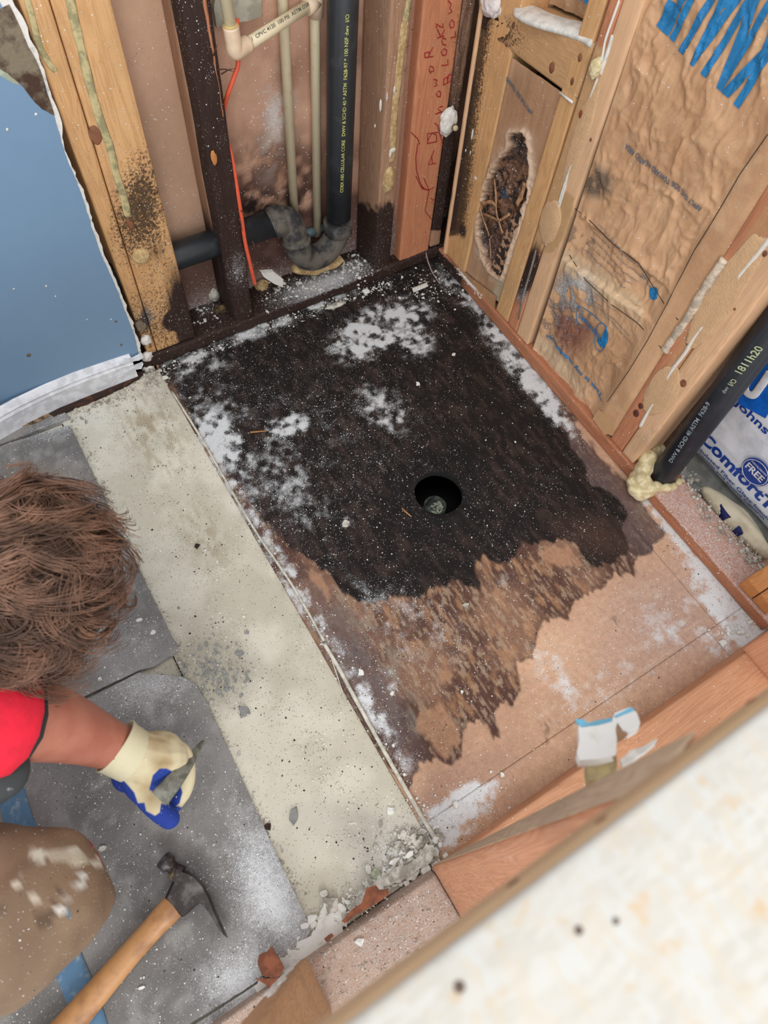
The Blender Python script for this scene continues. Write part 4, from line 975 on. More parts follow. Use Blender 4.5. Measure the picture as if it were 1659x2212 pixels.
letter_poly([(1278, 738), (1286, 752), (1296, 756), (1303, 745), (1304, 728), (1300, 712), (1297, 716), (1298, 730), (1293, 742), (1285, 742)], 'logo_leaf', in2f)
letter_poly([(1394, 640), (1398, 630), (1396, 625), (1408, 624), (1414, 634), (1412, 648), (1408, 640), (1405, 652), (1402, 642), (1398, 650)], 'logo_flame', in2f)
# seams and creases
m_crease = flat('crease', (60, 48, 40), .9)
stroke('paper_seam', [dr2(np.array([X_(a, b) for a, b in L])) + np.array(NX) * .0006 for L in
       ([(1659, 290), (1600, 375), (1545, 470), (1500, 540), (1437, 665), (1400, 735), (1360, 800), (1312, 868)], [(1222, 440), (1270, 478), (1320, 525), (1380, 570), (1430, 655), (1467, 690)], [(1216, 545), (1262, 606), (1320, 660), (1370, 700), (1432, 752)])], m_crease, in2f, .0008)
pt = extrude('paper_tab', [W(a, b, x=XR - .004) for a, b in [(1280, 905), (1292, 886), (1330, 905), (1318, 935), (1306, 940)]], (.002, 0, 0), painted('tab_paper', .7, .1), None, .0008)
me = pt.data; A = me.attributes.new('col', 'FLOAT_COLOR', 'POINT'); A.data.foreach_set('color', np.tile(np.append(lin((204, 160, 118)), 1).astype(np.float32), len(me.vertices)))
pt.parent = in2; pt.matrix_parent_inverse = Matrix.Translation(Vector(in2.location)).inverted(); tag(pt)

# bay one: torn hole with dark fibre
HOLE = [(1098, 292), (1122, 284), (1136, 300), (1136, 345), (1140, 380), (1135, 430), (1120, 470), (1106, 520), (1092, 560), (1076, 600), (1062, 592), (1040, 555), (1028, 500), (1030, 450), (1048, 400), (1066, 360), (1098, 320)]
def hsd(P):
    u, v = PX(P); return poly_sd(u + (fbm(P, 70, 3, 5) - .5) * 16, v + (fbm(P, 70, 3, 6) - .5) * 16, HOLE)
def h_bay1(P, st):
    s = hsd(P); h = -.008 * (fbm(P, (1, 30, 7), 3, 12) - .4) + .006
    inn = sstep(-1, 5, s); h = h * (1 - inn) + inn * (.026 - .022 * fbm(P, 70, 4, 15))
    h = h - .007 * np.exp(-((s + 3) / 5) ** 2)
    return h
def c_bay1(P, st):
    u, v = PX(P); s = hsd(P); n = fbm(P, 10, 4, 20); n2 = fbm(P, 90, 4, 21); n3 = fbm(P, 240, 3, 22)
    c = mix(lin((196, 158, 124)), lin((172, 132, 100)), sstep(.3, .7, n))
    c = mix(c, lin((150, 118, 92)), ell(u, v, 1110, 180, 50, 60) * .6)
    c = mix(c, lin((222, 200, 176)), np.exp(-np.abs(s + 6) / 6.) * .7)
    f = mix(lin((124, 88, 64)), lin((38, 28, 26)), sstep(.42, .62, n2 * .6 + n3 * .4))
    f = mix(f, lin((24, 20, 20)), np.clip(ell(u, v, 1110, 320, 40, 60) + ell(u, v, 1040, 520, 30, 60), 0, 1) * .9)
    f = mix(f, lin((92, 64, 60)), ell(u, v, 1065, 550, 40, 60))
    f = mix(f, lin((50, 80, 110)), np.clip(ell(u, v, 1078, 424, 10, 12) * 2, 0, 1))
    c = mix(c, f, sstep(0, 4, s))
    c = mix(c, lin((180, 176, 150)), np.clip(ell(u, v, 1075, 640, 24, 46, 20) * 2, 0, 1) * .6)
    return dict(col=c, dust=.10 + .25 * sstep(0, 4, s), grit=.05)
in1 = empty('insulation_batt', W(1060, 640, x=XR)); tag(in1, 'narrow kraft insulation panel torn open to dark mouldy fibre, left bay', 'insulation')
wr_grid('kraft_facing', [(1004, 588), (1074, 655), (1214, 204), (1104, 126)], h_bay1, c_bay1, m_kraft, in1, .0024)
wr_grid('kraft_bottom_flap', [(1030, 700), (1066, 700), (1072, 640), (1000, 585)], lambda P, st: .002 - .004 * fbm(P, 20, 3), lambda P, st: dict(col=mix(lin((196, 150, 108)), lin((164, 120, 84)), fbm(P, (9, 60, 9), 3)), dust=.15, grit=.1), m_kraft, in1, .004)
def ci(L, o=.004): return [W(860 + a / 4.1475, 380 + b / 4.1475, x=XR + o) for a, b in L]
m_strip = flat('tan_paper_strip', (190, 146, 106), .7, .2, 60, c2=(150, 110, 78))
for L, r in (([(862, 30), (875, 180), (880, 330), (905, 420), (935, 520)], .0035), ([(735, 290), (760, 380), (800, 490), (815, 540)], .003), ([(745, 250), (830, 235), (870, 270)], .005), ([(760, 340), (860, 380), (905, 400), (1000, 340)], .004), ([(1130, 60), (1110, 160), (1060, 260)], .007), ([(820, 560), (825, 650), (830, 740)], .0018)):
    tube('paper_shred', smooth_path(ci(L), 4), [(r * (.8 + .4 * random.random()), .0012) for _ in range((len(L) - 1) * 4 + 1)], m_strip, in1, 6, flatten=NX)
hexr = [W(860 + a / 4.1475, 380 + b / 4.1475, x=XR + .006) for a, b in ((1060, 300), (1110, 330), (1070, 520), (960, 820), (880, 900), (830, 830), (940, 560), (1010, 380))]
tb = extrude('rolled_bark_strip', hexr, (.008, 0, 0), flat('burnt_strip', (186, 144, 112), .9, .3, 60, bump=.8, c2=(48, 34, 30), thr=(.42, .52)), in1, .002, .005, 4)
text('printed_line', 'APPLY THIS SIDE TOWARD', X_(1148, 243), X_(1094, 165), NX, m_ink2, in1, .0085, lambda P: np.concatenate([P[:, :1] * 0 + XR + h_bay1(np.concatenate([P[:, :1] * 0 + XR, P[:, 1:]], 1), None)[:, None], P[:, 1:]], 1), .0022, .01)
# insulation above the blocking board
def h_up(P, st): return .055 -.012 * ridged(P, (1, 26, 9), 80) ** 2 + .02
in3 = empty('insulation_batt', W(1250, 20, x=XR)); tag(in3, 'kraft insulation with blue print stripes showing above the blocking board', 'insulation')
wr_grid('kraft_facing', [(1060, -6), (1282, 92), (1420, -300), (1150, -300)], h_up, lambda P, st: dict(col=mix(lin((196, 160, 124)), lin((166, 130, 98)), fbm(P, 14, 3)), dust=.2, grit=.05), m_kraft, in3, .004)
for k, (a, b, wd_) in enumerate(((1210, 10, 9), (1226, 18, 11), (1240, 30, 7))):
    L = [W(a - wd_ / 2, b - 50, x=XR + .004), W(a + wd_ / 2 + 3, b - 46, x=XR + .004), W(a + wd_ / 2, b + 3, x=XR + .004), W(a - wd_ / 2, b, x=XR + .004)]
    extrude('blue_letter', [p + np.array([.045, 0, 0]) for p in L], (.001, 0, 0), m_ink, in3)

# ============================================================ PIPES
m_pipel = flat('pipe_print_yellow', (206, 206, 120), .6)
def ring(name, c, t, r, L, m, parent, n=28, h=.0022):
    c = np.asarray(c); t = np.asarray(t, float); t /= np.linalg.norm(t)
    return tube(name, [c - t * L / 2, c - t * (L / 2 - .001), c + t * (L / 2 - .001), c + t * L / 2], [r, r + h, r + h, r], m, parent, n)
py = 1.262
dp = empty('drain_pipe', W(654, 557, y=py)); tag(dp, 'black plastic waste pipe with U-shaped trap rising beside the corner stud', 'pipe')
tb_, tt_ = line_at((731, 475), (741, 0), dict(y=py), .215), line_at((731, 475), (741, 0), dict(y=py), 1.5)
R2 = .0305
vp_ = tube('vertical_pipe', [tb_, tb_ + (tt_ - tb_) * .12, tt_], R2, m_abs, dp, 40)
m_grime = flat('grimy_trap', (104, 98, 90), .75, .25, 26, bump=.4, bscale=120, c2=(54, 54, 56), thr=(.42, .62), spec=.25)
trap = smooth_path([W(583, 483, y=py + .008), W(606, 474, y=py + .006), W(626, 482, y=py + .002), W(636, 508, y=py - .006), W(644, 538, y=py - .012), W(666, 556, y=py - .012), W(694, 550, y=py - .008), W(716, 528, y=py - .003), W(729, 500, y=py), W(731, 478, y=py)], 6)
tube('trap_bend', trap, .032, m_grime, dp, 36)
ring('trap_collar', W(730, 489, y=py), (tt_ - tb_), .0345, .030, m_grime, dp, 40)
ring('trap_collar', W(640, 520, y=py - .008), W(642, 540, y=py - .01) - W(636, 500, y=py - .004), .0335, .012, m_grime, dp, 40)
ring('trap_collar', W(598, 478, y=py + .007), W(606, 474, y=py + .006) - W(583, 483, y=py + .008), .0335, .030, m_grime, dp, 40)
hl, hr_ = W(380, 553, y=py + .01), W(585, 483, y=py + .008)
tube('horizontal_pipe', [hl + (hl - hr_) * 1.2, hl, hr_], R2, m_abs, dp, 40)
pn = (CAMLOC - (tb_ + tt_) / 2); ax_ = (tt_ - tb_) / np.linalg.norm(tt_ - tb_); pn = pn - ax_ * (pn @ ax_); pn /= np.linalg.norm(pn)
side = np.cross(pn, ax_)
def onpipe(u, v, off=.0305):
    b = W(u, v, y=py); t = (b - tb_) @ ax_; c = tb_ + ax_ * t
    # intersect ray with cylinder
    d = b - CAMLOC; d /= np.linalg.norm(d); o_ = CAMLOC - tb_
    dp_ = d - ax_ * (d @ ax_); op = o_ - ax_ * (o_ @ ax_)
    A_, B_, C_ = dp_ @ dp_, 2 * dp_ @ op, op @ op - off * off; disc = B_ * B_ - 4 * A_ * C_
    if disc < 0: return c + pn * off
    return CAMLOC + d * ((-B_ - math.sqrt(disc)) / (2 * A_))
def pipe_text(s, a, b, h):
    P0, P1 = onpipe(*a, .031), onpipe(*b, .031); mid = (P0 + P1) / 2; c = tb_ + ax_ * ((mid - tb_) @ ax_); n = mid - c
    text('pipe_lettering', s, P0, P1, n, m_pipel, vp_, h, None, .0008, .015)
pipe_text('COEX ABS CELLULAR CORE   DWV & SCHD 40 * ASTM  F628-97 * 100 NSF dwv  I/O', (741, 415), (754, 30), .0075)
# foam collar and hidden pipe behind the trap
fcl = tube('foam_collar', smooth_path([W(a, b, y=1.262) for a, b in [(634, 577), (655, 583), (680, 582), (705, 574), (730, 562), (738, 556)]], 4), [(.015 + .003 * math.sin(i), .012) for i in range(21)], m_foam, None, 12)
tag(fcl, 'lumpy tan foam ring on the floor plate under the trap', 'foam')
sp = tube('stub_pipe', [W(640, 512, y=1.31), W(700, 492, y=1.31)], .012, flat('blue_grey_pipe', (90, 108, 112), .5), None, 16); tag(sp, 'short blue-grey pipe just visible behind the trap', 'pipe')
# cream supply pipes
m_cpvc = flat('cream_pipe', (226, 212, 178), .4, .05, 60, c2=(208, 190, 150), thr=(.5, .8))
m_cpvf = flat('cream_fitting', (222, 196, 166), .4, .05, 60)
sy = 1.3075
cw = empty('water_pipe', W(636, 466, y=sy)); tag(cw, 'middle cream water pipe passing behind the sloping one, dropping behind the trap', 'pipe')
def vpipe(pa, pb, y, z0, z1): return line_at(pa, pb, dict(y=y), z0), line_at(pa, pb, dict(y=y), z1)
a1, a2 = vpipe((611, 17), (636, 466), sy, .20, 1.5); tube('pipe', [a1, a2], .0105, m_cpvc, cw, 20)
cv = empty('water_pipe', W(685, 500, y=sy)); tag(cv, 'cream water pipe nearest the black waste pipe, with tee, sloping branch and elbow riser', 'pipe')
b1, b2 = vpipe((680, 17), (685, 500), sy, .14, 1.5)
tube('pipe', [b1, b2], .0105, m_cpvc, cv, 20)
TE = W(682, 3, y=sy); tube('tee_fitting', [TE - [0, 0, .026], TE + [0, 0, .03]], .0145, m_cpvf, cv, 24)
EL = W(508, 112, z=TE[2]); tube('pipe', [TE, EL], .0105, m_cpvc, cv, 20)
dv = (EL - TE) / np.linalg.norm(EL - TE); tube('tee_branch', [TE, TE + dv * .03], .0145, m_cpvf, cv, 24)
RT = np.array([EL[0], EL[1], EL[2]]); up1 = W(488, 0, y=EL[1]); ru = (up1 - RT) / np.linalg.norm(up1 - RT)
tube('pipe', [RT, RT + ru * .8], .0105, m_cpvc, cv, 20)
tube('elbow_fitting', smooth_path([RT - dv * .034, RT - dv * .012, RT + np.array([0, 0, .002]), RT + ru * .02, RT + ru * .042], 5), .0142, m_cpvf, cv, 24)
ring('glue_ring', RT + ru * .044, ru, .0106, .003, flat('amber_glue', (216, 186, 110), .3), cv, 20, .002)
pm = lambda t: TE + (EL - TE) * t
npt = (CAMLOC - pm(.5)); ad = (EL - TE) / np.linalg.norm(EL - TE); npt = npt - ad * (npt @ ad); npt /= np.linalg.norm(npt)
text('pipe_lettering', '11  CPVC 4120  100 PSI  ASTM D2846', pm(.86) + npt * .0106, pm(.08) + npt * .0106, npt, flat('pipe_print_dark', (96, 96, 84), .6), cv, .006, None, .0006, .01)
# grey block at the top
gb = extrude('patch_board', [W(a, b, y=YR - .012) for a, b in [(478, -120), (566, -130), (565, 36), (540, 44), (500, 52), (468, 60), (462, 20)]], (0, .011, 0), flat('grey_patch', (186, 182, 164), .8, .12, 30, bump=.3, c2=(160, 156, 138)), None, .0012)
tag(gb, 'pale grey square patch fixed high on the brown board behind the riser', 'board')
# orange cable
oc = tube('orange_cable', smooth_path([W(512, 40, y=1.27), W(513, 110, y=1.255), W(514, 140, y=1.245), W(506, 165, y=1.243), W(494, 198, y=1.243), W(487, 222, y=1.25), W(482, 262, y=1.26), W(488, 300, y=1.25), W(497, 325, y=1.236), W(506, 370, y=1.230), W(514, 420, y=1.226), (*W(522, 470, y=1.222),), W(529, 520, y=1.219), W(538, 560, y=1.218), W(545, 590, y=1.218), W(551, 614, y=1.222)], 5), .0042, flat('orange_rubber', (236, 98, 66), .5, .06), None, 12)
tag(oc, 'bright orange cable running down the right side of the black rotted stud', 'cable')

# right side pipe, foam, bag
rb = empty('vent_pipe', W(1437, 1030, z=.04)); tag(rb, 'black plastic pipe with white print standing in foam on the right wall plate', 'pipe')
q0, q1 = W(1437, 1018, z=.055), W(1650, 735, x=1.095)
ax2 = (q1 - q0) / np.linalg.norm(q1 - q0)
vq_ = tube('pipe', [q0 - ax2 * .02, q0, q0 + ax2 * 1.2], .0295, flat('black_pipe_clean', (26, 30, 38), .35, .1, 20, c2=(44, 48, 56), thr=(.5, .75)), rb, 40)
def onp2(u, v, off=.030):
    b = W(u, v, x=1.09); d = b - CAMLOC; d /= np.linalg.norm(d); o_ = CAMLOC - q0
    dp_ = d - ax2 * (d @ ax2); op = o_ - ax2 * (o_ @ ax2); A_, B_, C_ = dp_ @ dp_, 2 * dp_ @ op, op @ op - off * off; disc = max(0, B_ * B_ - 4 * A_ * C_)
    return CAMLOC + d * ((-B_ - math.sqrt(disc)) / (2 * A_))
m_pg = flat('pipe_print_grey', (150, 160, 164), .6); m_pg2 = flat('pipe_print_green', (176, 190, 150), .6)
for s, a, b, h, mm_ in (('DWV & SCHD 40 ASTM  F628-9', (1452, 1000), (1535, 872), .009, m_pg), ('dwv', (1566, 850), (1576, 837), .008, m_pg), ('I/O', (1582, 834), (1593, 822), .010, m_pg2), ('1811h20', (1602, 808), (1650, 752), .014, m_pg2)):
    P0, P1 = onp2(*a), onp2(*b); mid = (P0 + P1) / 2; c = q0 + ax2 * ((mid - q0) @ ax2)
    text('pipe_lettering', s, P0, P1, mid - c, mm_, vq_, h, None, .001, .02)
fo = empty('pipe_foam', W(1400, 1040, z=.04)); tag(fo, 'cream expanding foam oozing around the base of the black pipe', 'foam')
def mball(name, items, m, parent, res=.004):
    mb = bpy.data.metaballs.new(name); mb.resolution = res; mb.render_resolution = res; mb.threshold = .25
    ob = bpy.data.objects.new(name, mb); C.objects.link(ob)
    for p, r in items:
        e = mb.elements.new(); e.co = [float(x) for x in p]; e.radius = r
    bpy.context.view_layer.update(); dg = bpy.context.evaluated_depsgraph_get(); me = bpy.data.meshes.new_from_object(ob.evaluated_get(dg))
    V = np.array([v.co[:] for v in me.vertices]); F = [tuple(p.vertices) for p in me.polygons]; bpy.data.objects.remove(ob)
    V = V + (np.stack([fbm(V, 70, 3, s) for s in (1, 2, 3)], -1) - .5) * .004
    return raw(name, V, F, m, parent, True)
items = [(W(a, b, z=z), r) for a, b, z, r in ((1412, 975, .05, .026), (1400, 990, .06, .030), (1392, 1012, .05, .030), (1388, 1035, .045, .026), (1372, 1030, .03, .020), (1366, 1040, .03, .020), (1372, 1056, .025, .024), (1385, 1064, .02, .028), (1402, 1058, .03, .026),
        (1418, 1052, .035, .020), (1440, 1054, .04, .017), (1455, 1050, .042, .014), (1466, 1040, .042, .013), (1425, 970, .045, .020), (1395, 1048, .04, .024))]
mball('foam_mass', items, m_foamc, fo)
# insulation bag
m_bag = flat('white_plastic_bag', (226, 230, 236), .35, .05, 14, bump=.5, bscale=26, c2=(196, 202, 212), thr=(.45, .7))
bx = 1.185
bg = empty('insulation_package', (bx + .1, .1, .02)); tag(bg, 'plump white plastic package with blue lettering behind the black pipe', 'package')
def h_bag(P): return .030 * (1 - np.cos(np.clip((P[:, 2] - .0) / .10, 0, 1) * math.pi / 2)) * 0 - .007 * ridged(P, (1, 8, 20), 33) ** 2 + .05 * np.clip((.10 - P[:, 2]) / .10, 0, 1) ** 2
n1, n2 = 110, 130
s, t = np.meshgrid(np.linspace(.36, -.40, n1), np.linspace(.0, .75, n2), indexing='ij')
P = np.stack([np.full(s.size, bx), s.ravel(), t.ravel()], 1); P[:, 0] += h_bag(P)
back = np.stack([np.full(4, bx + .35), [.36, -.40, -.40, .36], [0, 0, .75, .75]], 1)
nv = len(P); F = [tuple(f) for f in grid_faces(n1, n2)] + [(nv, nv + 1, nv + 2, nv + 3)]
brd = [i * n2 for i in range(n1)]; F.append(tuple(brd + [nv + 1, nv])); F.append(tuple([i * n2 + n2 - 1 for i in range(n1)] + [nv + 2, nv + 3])); F.append(tuple(list(range(n2)) + [nv + 3, nv])); F.append(tuple([(n1 - 1) * n2 + i for i in range(n2)] + [nv + 2, nv + 1]))
bf = raw('bag_film', P, F, m_bag, bg, True)
def drb(P): Q = P.copy(); Q[:, 0] = bx + h_bag(P); return Q
B_ = lambda a, b: W(a, b, x=bx)
m_jb = flat('bag_blue', (20, 66, 158), .35); m_jc = flat('bag_bright_blue', (16, 104, 206), .35); m_nv = flat('bag_navy', (26, 36, 92), .4)
def btext(s, a, b, h, m, bold=.02, to=None):
    P0 = B_(*a); P1 = P0 + np.array([0, -1, 0]) * to if to else B_(*b)
    text('package_lettering', s, P0, P1, NX, m, bf, h, drb, .0015, bold, .01)
btext('Johns Manville', (1588, 868), None, .020, m_jb, .02, .245)
btext('ComfortTherm', (1513, 945), None, .032, m_jb, .035, .34)
btext('Insulated Fiber Glass Insulation', (1503, 963), None, .0125, m_jb, .01, .27)
btext('Thermal and Sound Control', (1497, 975), None, .0125, m_jb, .01, .22)
for k in range(6):
    p0 = B_(1500, 990) + np.array([0, -.004 * k, -.006 - .0075 * k])
    text('package_lettering', ['See package for coverage and thermal values of this product', 'Read this before you buy. What you should know about R-values', 'The chart shows the R-value of this insulation. R means resistance', 'to heat flow. The higher the R-value the greater the insulating', 'power. Compare insulation R-values before you buy', 'There are other factors to consider'][k], p0, p0 + np.array([0, -.20 + .01 * k, 0]), NX, m_jb, bf, .0035, drb, .0015)
dk = B_(1640, 1015); 
V = [dk + [-.012, .034 * math.cos(a), .034 * math.sin(a)] for a in np.linspace(0, 2 * math.pi, 40)[:-1]]
extrude('round_badge', V, (.002, 0, 0), m_jb, bf)
text('package_lettering', 'FREE', dk + [-.0135, .024, -.008], dk + [-.0135, -.024, -.008], NX, m_white, bf, .018, None, .001, .03)
text('package_lettering', 'FORMALDEHYDE', dk + [-.0135, .022, .015], dk + [-.0135, -.022, .015], NX, m_white, bf, .005, None, .001, .01)
stroke('badge_ring', [[dk + [-.0135, .031 * math.cos(a), .031 * math.sin(a)] for a in np.linspace(0, 2 * math.pi, 40)]], m_white, bf, .0008)
lg = B_(1612, 800)
extrude('logo_square', [B_(a, b) + [-.009, 0, 0] for a, b in [(1600, 868), (1612, 815), (1640, 775), (1700, 720), (1720, 800), (1659, 900)]], (.002, 0, 0), m_jc, bf)
tube('logo_letter', smooth_path([B_(a, b) + [-.012, 0, 0] for a, b in [(1624, 818), (1618, 830), (1622, 844), (1636, 848), (1650, 832), (1672, 800)]], 5), [(.009, .0012)] * 26, m_white, bf, 8, flatten=NX)
# grey board, second package, blocks
m_gboard = flat('grey_board', (142, 144, 140), .8, .12, 20, c2=(116, 116, 110), bump=.15)
o = hexa('floor_board', box8(XR + .092, 1.60, .05, .42, -.004, .008), m_gboard, None, .03); tag(o, 'smooth grey board on the floor beyond the plate, behind the black pipe', 'board')
o = hexa('far_floor', box8(XR + .04, 1.9, -.45, .9, -.06, -.018), flat('dusty_floor', (150, 136, 122), .9, .2, 30), None, .2); o.name = 'trim_1'; tag(o, kind='structure')
m_beige = flat('beige_film', (196, 186, 160), .3, .08, 12, bump=.5, bscale=22, c2=(172, 160, 134))
o2 = empty('insulation_package', (1.2, -.02, .0)); tag(o2, 'squashed beige and navy plastic package at the foot of the white one', 'package')
lump('beige_film', (1.148, .150, .030), (.026, .105, .034), m_beige, o2, 4, .2, 1.5, 3)
for L in ([(1556, 1090), (1564, 1084), (1582, 1118), (1568, 1116)], [(1590, 1140), (1598, 1134), (1606, 1152), (1596, 1148)], [(1500, 1000), (1500, 1001), (1501, 1000)]):
    if len(L) > 3: extrude('navy_patch', [W(a, b, z=.052) for a, b in L], (0, 0, -.03), m_nv, o2)
lb = empty('lumber_block', W(1640, 1270, z=.04)); tag(lb, 'short orange-toned lumber block lying on the right wall plate at the photo edge', 'lumber')
wb1 = wood('block_fir', (212, 146, 88), (172, 108, 60), 'x')
hexa('upper_block', [[[(XR - .004, .034, z) for z in (.039, .077)], [(XR - .004, -.004, z) for z in (.039, .077)]], [[(XR + .11, .034, z) for z in (.039, .077)], [(XR + .11, -.004, z) for z in (.039, .077)]]], wb1, lb, .012)
o = hexa('lumber_block', [[[(XR - .003, -.006, z) for z in (.039, .074)], [(XR - .003, -.046, z) for z in (.039, .074)]], [[(XR + .11, -.006, z) for z in (.039, .074)], [(XR + .11, -.046, z) for z in (.039, .074)]]], wb1, None, .012)
tag(o, 'second orange lumber block, nearer the half wall, butted against the first', 'lumber')

# ============================================================ HALF WALL NEAR THE CAMERA
wx_red = wood('half_wall_fir', (216, 160, 122), (178, 122, 86), 'x')
wz_cop = wood('half_wall_stud', (218, 160, 124), (184, 124, 90), 'z')
wx_cap = wood('cap_pine', (200, 168, 130), (172, 138, 104), 'x')
hp = empty('sill_plate', (.5, -.11, 0)); tag(hp, 'bottom plate of the half wall, coppery between studs with pale dusty left stretch', 'plate')
def f_hp(P, u, v):
    L = P[:, 0] < .17
    return dict(dust=np.where(L, .62, .08 + .35 * ell(u, v, 1640, 1400, 90, 60)), black=.0 + .5 * ell(u, v, 1400, 1480, 30, 20), grit=np.where(L, .45, .05))
w_sl = wood('dusty_sill', (190, 160, 138), (160, 130, 110), 'x')
def sill(x0, x1, m): hexa('board', [[[(x0, -.072, .002), (x0, -.078, .038)], [(x0, -.165, .002), (x0, -.165, .038)]], [[(x1, -.072, .002), (x1, -.084, .038)], [(x1, -.165, .002), (x1, -.165, .038)]]], m, hp, .006, .0015, .0005, 40, uvat(f_hp))
sill(-.26, .1585, w_sl); sill(.1595, 1.12, wx_red)
# torn brown splinters on its front edge
m_brn = flat('torn_brown_wood', (140, 82, 54), .85, .2, 50, bump=.3, c2=(108, 62, 42))
for k, L in enumerate(([(792, 1918), (812, 1912), (820, 1922), (838, 1920), (840, 1932), (808, 1955), (770, 1975), (745, 1995), (738, 1990), (760, 1965), (782, 1950)], [(700, 2028), (716, 2016), (722, 2022), (706, 2036)],
                       [(586, 2044), (600, 2066), (614, 2092), (606, 2106), (592, 2112), (566, 2108), (556, 2076), (560, 2062), (576, 2056)], [(550, 2114), (570, 2114), (600, 2112), (618, 2104), (604, 2128), (585, 2140), (575, 2128)])):
    extrude('splinter_patch', [W(a, b, z=.041) for a, b in L], (0, 0, -.006), m_brn, hp, .001, .006, k)
YT = -.041
def hw_stud(x0, x1, y_b=-.072, y_t=YT, m=wz_cop, parent=None, name='board', ztop=1.013, fn=None, dx=0):
    dpt = .089
    return hexa(name, [[[(x0, y_b, .039), (x0 + dx, y_t, ztop)], [(x0, y_b - dpt, .039), (x0 + dx, y_t - dpt, ztop)]], [[(x1, y_b, .039), (x1 + dx, y_t, ztop)], [(x1, y_b - dpt, .039), (x1 + dx, y_t - dpt, ztop)]]], m, parent, .012, .002, .0004, 30, fn)
h1 = empty('wall_stud', (-.1, -.1, .04)); tag(h1, 'tan half-wall stud at the bottom edge, chipped white paint along its front corner', 'stud')
hw_stud(-.124, -.088, m=wood('half_wall_tan', (196, 156, 116), (160, 120, 84), 'z'), parent=h1)
for k in range(14):
    z = .05 + .035 * k; lump('paint_chip', (-.112 + .012 * random.random(), -.0725 + .032 * (z / 1.013), z), (.007, .003, .016), m_plaster, h1, 2, .5, seed=k)
h2 = empty('wall_stud', (.17, -.1, .04)); tag(h2, 'coppery half-wall stud with greyed front edge, in the middle of the half wall', 'stud')
def tw(x, y, t): return (x, y, t)
hexa('board', [[[(.159, -.070, .039), (.159, -.0475, 1.013)], [(.159, -.161, .039), (.159, -.136, 1.013)]], [[(.192, -.074, .039), (.192, -.0385, 1.013)], [(.192, -.165, .039), (.192, -.1295, 1.013)]]], wz_cop, h2, .012, .002, .0004, 30, uvat(lambda P, u, v: dict(dust=.08 + .3 * ell(u, v, 1080, 1850, 40, 20), mold=.1 + 0 * u)))
hexa('grey_edge', [[[(.1592, -.0690, .04), (.1592, -.0462, 1.012)], [(.1592, -.0702, .04), (.1592, -.0477, 1.012)]], [[(.1918, -.0728, .04), (.1918, -.0373, 1.012)], [(.1918, -.0742, .04), (.1918, -.0388, 1.012)]]], wood('grey_edge_wood', (208, 184, 154), (160, 128, 104), 'z'), h2, .01, .0004)
h3 = empty('wall_stud', (.9, -.1, .04)); tag(h3, 'bright coppery stud at the far right end of the half wall', 'stud')
hw_stud(.93, .966, parent=h3)
tp_ = empty('top_plate', (.4, -.085, 1.03)); tag(tp_, 'yellowish pine top plate edge of the half wall, blurred, with two dark knots', 'plate')
hexa('board', box8(-.45, 1.12, YT - .089, YT, 1.0135, 1.050), wx_cap, tp_, .015, .002, 0, 30, None)
for a, b in ((1524, 1557), (1303, 1772), (1108, 1908)):
    p = W(a, b, y=YT); p[2] = min(max(p[2], 1.022), 1.042); p = np.array([p[0], YT, p[2]]); lump('knot', p, (.0035, .0008, .004), MATS['knot_wood'], tp_, 2, .2)
m_osb, nt, b = mat('strand_board')
vec = ocoord(nt)
v1 = nd(nt, 'ShaderNodeTexVoronoi', i_Vector=ocoord(nt, (1, 2.8, 1)), i_Scale=100, i_Randomness=1.0)
v2 = nd(nt, 'ShaderNodeTexVoronoi', i_Vector=ocoord(nt, (3.0, 1, 1)), i_Scale=85)
s1_ = nd(nt, 'ShaderNodeSeparateColor', i_0=v1.outputs['Color']); s2_ = nd(nt, 'ShaderNodeSeparateColor', i_0=v2.outputs['Color'])
col = mixc(nt, mth(nt, 'MULTIPLY', s1_.outputs[0], .55), lin((192, 188, 180)), lin((176, 168, 154)))
col = mixc(nt, mth(nt, 'MULTIPLY', mth(nt, 'GREATER_THAN', s2_.outputs[0], .75), .30), col, lin((194, 178, 152)))
col = mixc(nt, mth(nt, 'MULTIPLY', mth(nt, 'GREATER_THAN', s2_.outputs[1], .86), .45), col, lin((190, 190, 186)))
col = mixc(nt, ramp(nt, noise(nt, vec, 60, 5), .58, .72), col, lin((190, 168, 138)))
nt.links.new(col, b.inputs['Base Color']); b.inputs['Roughness'].default_value = .7
bp = nd(nt, 'ShaderNodeBump', i_Strength=.3, i_Distance=.001, i_Height=s1_.outputs[1]); nt.links.new(bp.outputs[0], b.inputs['Normal'])
ob_ = empty('ledge_board', (.3, -.2, 1.056)); tag(ob_, 'large pale strand board capping the half wall in the blurred foreground', 'board')
hexa('strand_panel', box8(-.45, 1.12, -.46, YT - .0015, 1.0505, 1.060), m_osb, ob_, .03, .0012)
for a, b, r in ((992, 2132, .0022), (1250, 2010, .0018), (1330, 1990, .0014)):
    lump('dark_spot', W(a, b, z=1.060), (r, r, .0006), flat('spot_brown', (92, 74, 62), .8), ob_, 2, .2)
# second leg of the ledge so that it is carried
hw_stud(.50, .538, -.36, -.36, parent=ob_, name='support_post', ztop=1.05); 
hexa('support_plate', box8(-.26, 1.12, -.449, -.36, .0015, .038), wx_red, ob_, .04)
# torn drywall tag on the stud
tg = empty('drywall_scrap', W(1300, 1600, y=-.030)); tag(tg, 'torn drywall scrap with a blue painted edge clinging to the half-wall stud', 'scrap')
